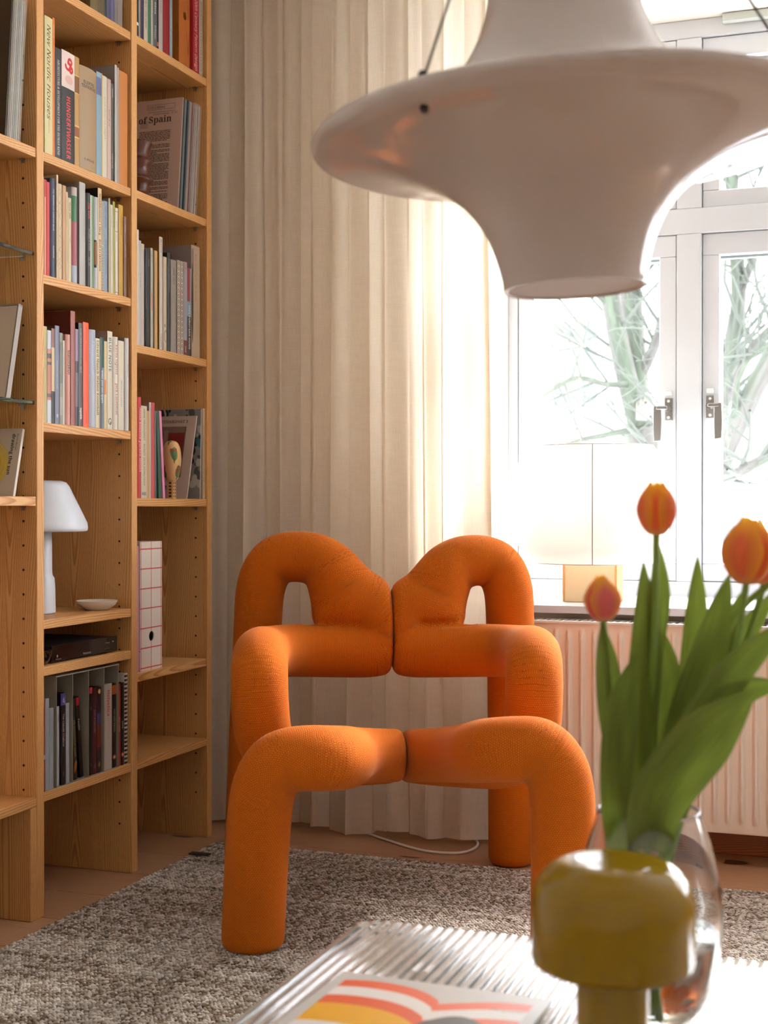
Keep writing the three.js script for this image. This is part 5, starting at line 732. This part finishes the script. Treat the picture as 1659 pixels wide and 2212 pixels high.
const L = {
  a: [[-0.2184, 0.5815, -1.3039], [-0.2205, 0.6812, -1.3032], [-0.216, 0.7755, -1.3155], [-0.2181, 0.8498, -1.3147]], a2: [[-0.2172, 0.654, -1.3363], [-0.2114, 0.7653, -1.3331], [-0.2052, 0.8186, -1.33], [-0.2065, 0.8693, -1.3242]],
  b: [[-0.2329, 0.6399, -1.288], [-0.2403, 0.7016, -1.2747], [-0.2443, 0.7528, -1.2732], [-0.2501, 0.7929, -1.2764]], c: [[-0.2353, 0.5719, -1.2659 - 0.018], [-0.2326, 0.6459, -1.2562], [-0.2275, 0.7173, -1.2581], [-0.2162, 0.7675, -1.2728]],
  d: [[-0.205, 0.60, -1.34], [-0.1846, 0.7255, -1.3801], [-0.1778, 0.7935, -1.3826], [-0.1765, 0.8524, -1.383]], e: [[-0.2061, 0.5813, -1.2752], [-0.1878, 0.6458, -1.2299], [-0.1471, 0.702, -1.2235], [-0.1088, 0.74, -1.2374]],
  f: [[-0.1986, 0.5968, -1.3005], [-0.1804, 0.6915, -1.3071], [-0.1553, 0.7765, -1.3269], [-0.1417, 0.8376, -1.3425]], g: [[-0.1995, 0.6016, -1.2789], [-0.1703, 0.6879, -1.2789], [-0.1308, 0.7509, -1.2933], [-0.0801, 0.8005, -1.3223]],
  h: [[-0.2094, 0.6118, -1.3285], [-0.2047, 0.6938, -1.3408], [-0.1985, 0.7426, -1.3431], [-0.2068, 0.787, -1.3401]], i: [[-0.1937, 0.6298, -1.3555], [-0.1601, 0.728, -1.3677], [-0.1317, 0.7762, -1.3887], [-0.1021, 0.8213, -1.3995]],
  j: [[-0.2006, 0.6229, -1.3424], [-0.1769, 0.7012, -1.3616], [-0.1517, 0.7548, -1.3708], [-0.1349, 0.8174, -1.3769]], k: [[-0.2082, 0.5772, -1.3076], [-0.1703, 0.6656, -1.3108], [-0.1289, 0.7272, -1.3152], [-0.0888, 0.7357, -1.3298]],
};
const TULIPS = [
  ['tall orange-yellow tulip standing highest in the vase', [[-0.216, 0.43, -1.3144], [-0.2148, 0.5703, -1.3159], [-0.2119, 0.6795, -1.3169], [-0.2082, 0.7887, -1.3183], [-0.2066, 0.8738, -1.3189]], 0.0185, 0.05, 1, [['a', 0.024, 0.2], ['a2', 0.017, -0.3], ['h', 0.02, 0.4]]],
  ['pink closed tulip leaning away from the others towards the radiator ribs', [[-0.2042, 0.43, -1.3091], [-0.2184, 0.5512, -1.3039], [-0.2329, 0.6613, -1.288], [-0.2438, 0.7345, -1.284], [-0.2499, 0.794, -1.2818]], 0.0172, 0.043, 0, [['b', 0.02, 0.4], ['c', 0.025, 0.1]]],
  ['large orange-red tulip with yellow top leaning towards the right sash', [[-0.2239, 0.43, -1.3232], [-0.1975, 0.5703, -1.3222], [-0.1622, 0.6828, -1.3138], [-0.1329, 0.7699, -1.3138], [-0.1241, 0.829, -1.317]], 0.0235, 0.062, 1, [['d', 0.019, 0.1], ['f', 0.028, 0.3], ['e', 0.046, 0.45]]],
  ['pink tulip half hidden behind the large orange-red one', [[-0.2151, 0.43, -1.3371], [-0.1964, 0.5653, -1.3439], [-0.1589, 0.6761, -1.3575], [-0.1307, 0.7638, -1.3784], [-0.1139, 0.825, -1.3845]], 0.021, 0.05, 0, [['i', 0.02, 0.2], ['j', 0.026, -0.2]]],
  ['red tulip on an outward bent stem at the edge of the bunch', [[-0.228, 0.43, -1.3217], [-0.2032, 0.5678, -1.3308], [-0.1742, 0.6778, -1.3413], [-0.137, 0.7966, -1.3548], [-0.0915, 0.8384, -1.3714]], 0.02, 0.05, 0, [['g', 0.03, 0.5], ['k', 0.03, 0.9]]],
];
TULIPS.forEach(([label, path, R, Hh, warm, leaves], n) => {
  const t = thing('tulip', label, 'tulip', VASE.toArray(), 'tulips in the glass vase');
  add(t, 'stem', tube(path.map((p) => V(p[0] - VASE.x, p[1] - VASE.y, p[2] - VASE.z)), 0.0033, 40, 10), stemMat);
  const head = new THREE.Group(), e = V(...path[4]), d = e.clone().sub(V(...path[3])).normalize(); head.name = 'flower'; head.position.copy(e.sub(VASE)); head.quaternion.setFromUnitVectors(V(0, 1, 0), d.lerp(V(0, 1, 0), 0.6).normalize()); t.add(head);
  for (let k = 0; k < 6; k++) add(head, 'petal', petalGeo(R, Hh * (k % 2 ? 0.97 : 1), k * Math.PI / 3 + n * 0.7 + 0.4, k % 2, n * 10 + k, warm ? 0.75 : 0.35, warm), petalMat);
  for (const [key, w, tw] of leaves) add(t, 'leaf', leafGeo(L[key], w, tw), leafMat);
});
// ---------------------------------------------------------------- pendant lamp
{
  const t = thing('pendant_lamp', 'large glossy white saucer-shaped pendant lamp hanging over the glass table', 'lamp', [-0.292, 1.2535, -1.324]);
  const F = V(-Math.sin(20 * Math.PI / 180), 0, -Math.cos(20 * Math.PI / 180)); t.quaternion.setFromAxisAngle(F, -2.6 * Math.PI / 180);
  const low = smoothProfile([[0.069, -0.143], [0.0705, -0.128], [0.0785, -0.1], [0.0925, -0.072], [0.1165, -0.047], [0.157, -0.025], [0.2, -0.0125], [0.236, -0.0085]], 50);
  const edge = smoothProfile([[0.236, -0.0085], [0.2455, -0.0045], [0.2495, 0.002], [0.2465, 0.0085], [0.236, 0.0125]], 14).slice(1);
  const high = smoothProfile([[0.236, 0.0125], [0.2, 0.0165], [0.157, 0.03], [0.1165, 0.054], [0.0935, 0.082], [0.0795, 0.112], [0.0715, 0.142], [0.0695, 0.17]], 50).slice(1);
  const outer = [...low, ...edge, ...high], inner = outer.map(([r, y], i) => { const a = outer[Math.max(0, i - 1)], b = outer[Math.min(outer.length - 1, i + 1)], dx = b[0] - a[0], dy = b[1] - a[1], l = Math.hypot(dx, dy) || 1; return [r - dy / l * 0.0032, y + dx / l * 0.0032]; }).reverse();
  const opal = phys('#dccfc8', 1, { clearcoat: 1, clearcoatRoughness: 0.03, transmission: 0.16, thickness: 0 });
  add(t, 'shade', lathe([...outer, ...inner, outer[0]], 128), opal);
  const disc = cyl(0.0672, 0.0672, 0.003, 64); disc.translate(0, -0.1395, 0); add(t, 'diffuser', disc, phys('#fbf4f5', 1, { transmission: 0.6, thickness: 0 }));
  const sock = cyl(0.02, 0.02, 0.06, 24); sock.translate(0, 0.1, 0); add(t, 'socket', sock, M.white);
  const wire = std('#3a3633', 0.5), apex = V(0, 0.43, 0), rel = ROOM.h - 1.2535;
  for (const deg of [230, 340, 105]) {
    const a = deg * Math.PI / 180 - 20 * Math.PI / 180 * -1, p = V(Math.cos(a) * 0.226, 0.014, -Math.sin(a) * 0.226);
    add(t, 'cable', tube([p.clone().add(V(0, -0.002, 0)), p.clone().lerp(apex, 0.5), apex], 0.0013, 4, 8), wire);
    for (const y of [0.017, -0.0115]) { const k = new THREE.SphereGeometry(0.0042, 14, 10); k.translate(p.x, y, p.z); add(t, 'cable_knot', k, wire); }
  }
  const ring = new THREE.TorusGeometry(0.008, 0.002, 8, 20); ring.translate(0, 0.438, 0); add(t, 'hanging_ring', ring, M.steel);
  const up = V(0, 1, 0).applyQuaternion(t.quaternion.clone().invert()), cord = [V(0, 0.446, 0), V(0, 0.446, 0).addScaledVector(up, (rel - 0.446) * 0.5), V(0, 0.446, 0).addScaledVector(up, rel - 0.446 - 0.01)];
  add(t, 'cord', tube(cord, 0.003, 6, 8), M.white); const cup = cyl(0.04, 0.045, 0.03, 32); cup.applyQuaternion(t.quaternion.clone().invert()); cup.translate(...cord[2].clone().addScaledVector(up, -0.006).toArray()); add(t, 'ceiling_cup', cup, M.white);
}
// ---------------------------------------------------------------- lamp on the sill
{
  const t = thing('sill_lamp', 'lamp with a wide white drum shade and wooden block base on the window sill', 'lamp', [-0.767, 0.6405, -3.79]);
  const birch = std('#f2d3a6', 0.5);
  add(t, 'base', grainUV(rbox(0.138, 0.104, 0.09, 0, 0.052, 0, 0.001), 'x', 0.3), birch); for (const s of [-1, 1]) add(t, 'base_side', grainUV(rbox(0.006, 0.106, 0.094, s * 0.072, 0.053, 0, 0.001), 'y'), std('#e2aa6c', 0.5));
  const shade = phys('#fbf8f2', 1, { transmission: 0.3, thickness: 0, side: THREE.DoubleSide, specularIntensity: 0.1 });
  const prof = [[0.163, 0.106], [0.205, 0.152], [0.2055, 0.38], [0.163, 0.4265]];
  add(t, 'shade', lathe(prof, 72), shade);
  const wires = []; for (let k = 0; k < 4; k++) { const a = k * Math.PI / 2 + 1.38, pts = [[0.163, 0.106], [0.2055, 0.152], [0.206, 0.38], [0.163, 0.4265]].map(([r, y]) => V(Math.cos(a) * r, y, Math.sin(a) * r)); for (let q = 0; q < 3; q++) wires.push(tube([pts[q], pts[q].clone().lerp(pts[q + 1], 0.5), pts[q + 1]], 0.0012, 3, 6)); add(t, 'rib_wire', merge(wires.splice(0)), std('#8a8580', 0.5)); }
  for (const [r, y] of [[0.163, 0.106], [0.163, 0.4265]]) { const g = new THREE.TorusGeometry(r, 0.0015, 8, 64); g.rotateX(Math.PI / 2); g.translate(0, y, 0); add(t, 'ring_wire', g, std('#d8d4cf', 0.5)); }
  const st = cyl(0.008, 0.008, 0.16, 12); st.translate(0, 0.18, 0); add(t, 'stem', st, M.steel); const bulb = new THREE.SphereGeometry(0.03, 20, 14); bulb.translate(0, 0.28, 0); add(t, 'bulb', bulb, std('#f4f1ea', 0.4));
  const arms = [0, 1, 2].map((k) => { const a = k * 2.094; return tube([V(0, 0.108, 0), V(Math.cos(a) * 0.08, 0.107, Math.sin(a) * 0.08), V(Math.cos(a) * 0.163, 0.106, Math.sin(a) * 0.163)], 0.0015, 3, 6); }); add(t, 'shade_carrier', merge(arms), M.steel);
}
// ---------------------------------------------------------------- outside
{
  const gr = structure('ground', 'pale snowy ground outside the window', 'ground'); add(gr, 'ground_face', span(-40, 40, -2.7, -2.5, -60, -4.6, 0), std('#e9ecec', 0.95));
  const bark = dataTex(128, 256, (u, v) => { const n = vnoise(u * 16, v * 12, 16, 12) * 0.6 + vnoise(u * 50, v * 40, 50, 40) * 0.4, m = sstep(0.4, 0.65, vnoise(u * 5 + 7, v * 5, 5, 5)); const c = 0.19 + 0.15 * n; return [lerp(c, c * 0.88, m), lerp(c * 0.97, c * 1.0, m), lerp(c * 0.94, c * 0.84, m)]; }, true, 1, 1);
  const barkMat = std('#ffffff', 0.95, { map: bark }), twigMat = std('#3f443f', 0.95);
  const limb = (pts, r0, r1, seg = 24, rad = 9) => { const c = new THREE.CatmullRomCurve3(pts.map((p) => (p.isVector3 ? p : V(...p)))), g = new THREE.TubeGeometry(c, seg, 1, rad), P = g.attributes.position; for (let i = 0; i <= seg; i++) { const q = c.getPointAt(i / seg), r = lerp(r0, r1, i / seg); for (let j = 0; j <= rad; j++) { const k = i * (rad + 1) + j; P.setXYZ(k, q.x + (P.getX(k) - q.x) * r, q.y + (P.getY(k) - q.y) * r, q.z + (P.getZ(k) - q.z) * r); } } return g; };
  const twigs = (R, from, dir, len, r, depth, out) => { const mid = from.clone().addScaledVector(dir, len * 0.5).add(V(R() - 0.5, R() - 0.5, R() - 0.5).multiplyScalar(len * 0.22)), end = from.clone().addScaledVector(dir, len).add(V(R() - 0.5, R() - 0.5, R() - 0.5).multiplyScalar(len * 0.3)); out.push(limb([from, mid, end], r, r * 0.45, 5, 5)); if (depth > 0) for (let k = 0; k < 3; k++) { const s = 0.35 + R() * 0.6, p = from.clone().lerp(mid, Math.min(1, s * 2)).lerp(end, Math.max(0, s * 2 - 1)); twigs(R, p, dir.clone().add(V(R() - 0.5, R() - 0.45, R() - 0.5).multiplyScalar(1.7)).normalize(), len * (0.45 + R() * 0.25), r * 0.5, depth - 1, out); } };
  const tree = (label, limbs, seed, spread) => {
    const t = thing('tree', label, 'tree', [limbs[0][0][0][0], -2.5, limbs[0][0][0][2]], 'bare trees outside the window'), R = rng(seed), o = t.position, all = []; limbs.forEach(([pts, r0, r1], k) => { const g = limb(pts.map((p) => V(p[0] - o.x, p[1] - o.y, p[2] - o.z)), r0, r1, 26, 10); add(t, k ? 'branch' : 'trunk', g, barkMat); });
    limbs.forEach(([pts, r0, r1], k) => { const c = new THREE.CatmullRomCurve3(pts.map((p) => V(p[0] - o.x, p[1] - o.y, p[2] - o.z))); const count = k ? spread : 4; for (let q = 0; q < count; q++) { const s = 0.2 + R() * 0.8, p = c.getPoint(s), T = c.getTangent(s), d = T.clone().add(V((R() - 0.5) * 2.4, (R() - 0.4) * 1.6, (R() - 0.5) * 1.2)).normalize(); twigs(R, p, d, 0.5 + R() * 0.7, Math.min(0.016, lerp(r0, r1, s) * 0.5), 3, all); } });
    const tw = add(t, 'twigs', merge(all), twigMat); tw.userData.kind = 'stuff'; return t;
  };
  tree('mossy bare tree with a forked trunk carrying the bird box', [
    [[[-1.66, -2.5, -10.58], [-1.69, -0.6, -10.57], [-1.7083, 0.6025, -10.5521], [-1.7412, 1.2325, -10.5401], [-1.7675, 1.5, -10.5305]], 0.16, 0.125],
    [[[-1.76, 1.42, -10.53], [-1.8777, 1.992, -10.384], [-1.9468, 2.4622, -10.2525], [-1.9854, 2.991, -10.132], [-2.05, 4.4, -10]], 0.085, 0.05],
    [[[-1.765, 1.42, -10.53], [-1.8308, 2.013, -10.6139], [-1.8749, 2.5228, -10.7043], [-1.933, 3.258, -10.7896], [-1.95, 4.6, -10.9]], 0.105, 0.05],
    [[[-1.80, 1.85, -10.58], [-1.6491, 2.1775, -10.5736], [-1.5669, 2.5625, -10.6036], [-1.45, 3.3, -10.6]], 0.045, 0.025],
    [[[-1.83, 1.82, -10.4018], [-1.9534, 1.8, -10.1436], [-2.1344, 1.8233, -9.8649], [-2.3456, 1.6755, -9.6816]], 0.028, 0.012],
    [[[-1.76, 1.5, -10.5258], [-1.9534, 1.529 - 0.1, -10.1436], [-2.1501, 1.36, -9.8592], [-2.4, 1.2, -9.7]], 0.03, 0.012],
    [[[-1.93, 2.35, -10.28], [-2.1, 2.55, -10.1], [-2.35, 2.75, -9.9]], 0.025, 0.01]], 21, 8);
  tree('bare tree with a slanting trunk seen through the right sash', [
    [[[-1.3, -2.5, -9.1], [-1.2, 0.2, -9.15], [-1.0414, 1.155, -9.1986], [-0.9484, 1.395, -9.2324], [-0.8215, 1.665, -9.2786], [-0.6806, 1.965, -9.3299], [-0.5, 2.6, -9.4]], 0.12, 0.055],
    [[[-1.1, 0.9, -9.2], [-1.1320, 1.45, -9.8], [-1.0851, 1.8833, -10.1], [-1.0224, 2.3833, -10.2696], [-1.0381, 2.75, -10.2639], [-1.1, 3.6, -10.3]], 0.07, 0.045],
    [[[-1.1, 1.6, -9.9], [-0.9063, 1.972, -9.8862], [-0.7259, 2.164, -9.9519], [-0.4, 2.4, -10]], 0.045, 0.025],
    [[[-1.05, 1.0, -9.15], [-0.9056, 1.08, -8.6], [-0.7803, 1.12, -8.2294], [-0.6049, 1.22, -8.2932]], 0.04, 0.03],
    [[[-0.95, 1.4, -9.23], [-0.9, 1.75, -9.1], [-0.75, 1.9, -9.0], [-0.5, 1.95, -8.9]], 0.025, 0.012],
    [[[-1.02, 2.4, -10.27], [-0.9, 2.7, -10.2], [-0.7, 3.1, -10.1]], 0.03, 0.015]], 33, 12);
  // bird box on the first tree
  const bb = thing('bird_box', 'pale wooden bird box with a pitched roof fixed to the forked tree', 'bird box', [-1.705, 1.545, -10.36]);
  const s = new THREE.Shape(); s.moveTo(-0.06, 0); s.lineTo(0.06, 0); s.lineTo(0.06, 0.13); s.lineTo(0, 0.185); s.lineTo(-0.06, 0.13); const h = new THREE.Path(); h.absellipse(0.012, 0.125, 0.012, 0.012, 0, Math.PI * 2, false); s.holes.push(h);
  const g = new THREE.ExtrudeGeometry(s, { depth: 0.012, bevelEnabled: false }); g.translate(0, 0, 0.05); add(bb, 'front', g, std('#66625b', 0.9)); add(bb, 'body', span(-0.06, 0.06, 0, 0.125, -0.06, 0.05, 0), std('#5d5952', 0.9));
  for (const q of [-1, 1]) { const r = rbox(0.11, 0.01, 0.16, 0, 0, 0.005, 0); r.rotateZ(-q * 0.74); r.translate(q * 0.042, 0.162, 0); add(bb, 'roof_board', r, std('#474d48', 0.9)); }
  // house across the yard
  const ho = thing('house', 'pale rendered house with tall windows far across the yard', 'house', [-6.5, -2.5, -30.5]);
  add(ho, 'wall', span(-9, 5.2, 0, 9.5, 0, -6, 0), std('#c3c5c4', 0.9)); add(ho, 'roof', span(-9.3, 5.5, 9.5, 9.8, 0.4, -6.4, 0), std('#9a9c9c', 0.8));
  for (const [x, y] of [[-0.05, 5.7], [-3.2, 5.7], [3.1, 5.7], [-0.05, 2.0], [3.1, 2.0]]) {
    const wn = new THREE.Group(); wn.name = 'window'; wn.position.set(x, y, 0.02); ho.add(wn); add(wn, 'pane', rbox(1.0, 1.85, 0.02, 0, 0.925, 0, 0), std('#454b4e', 0.4));
    add(wn, 'window_bar', merge([rbox(1.1, 0.08, 0.05, 0, 1.3, 0.02, 0), rbox(0.06, 1.9, 0.05, 0.53, 0.925, 0.02, 0), rbox(0.06, 1.9, 0.05, -0.53, 0.925, 0.02, 0), rbox(1.12, 0.06, 0.05, 0, 1.87, 0.02, 0), rbox(1.12, 0.06, 0.05, 0, -0.02, 0.02, 0)]), std('#f1f1ef', 0.7));
  }
}
scene.traverse((o) => { if (o.isMesh) { o.castShadow = true; o.receiveShadow = true; } });
renderer.render(scene, camera);
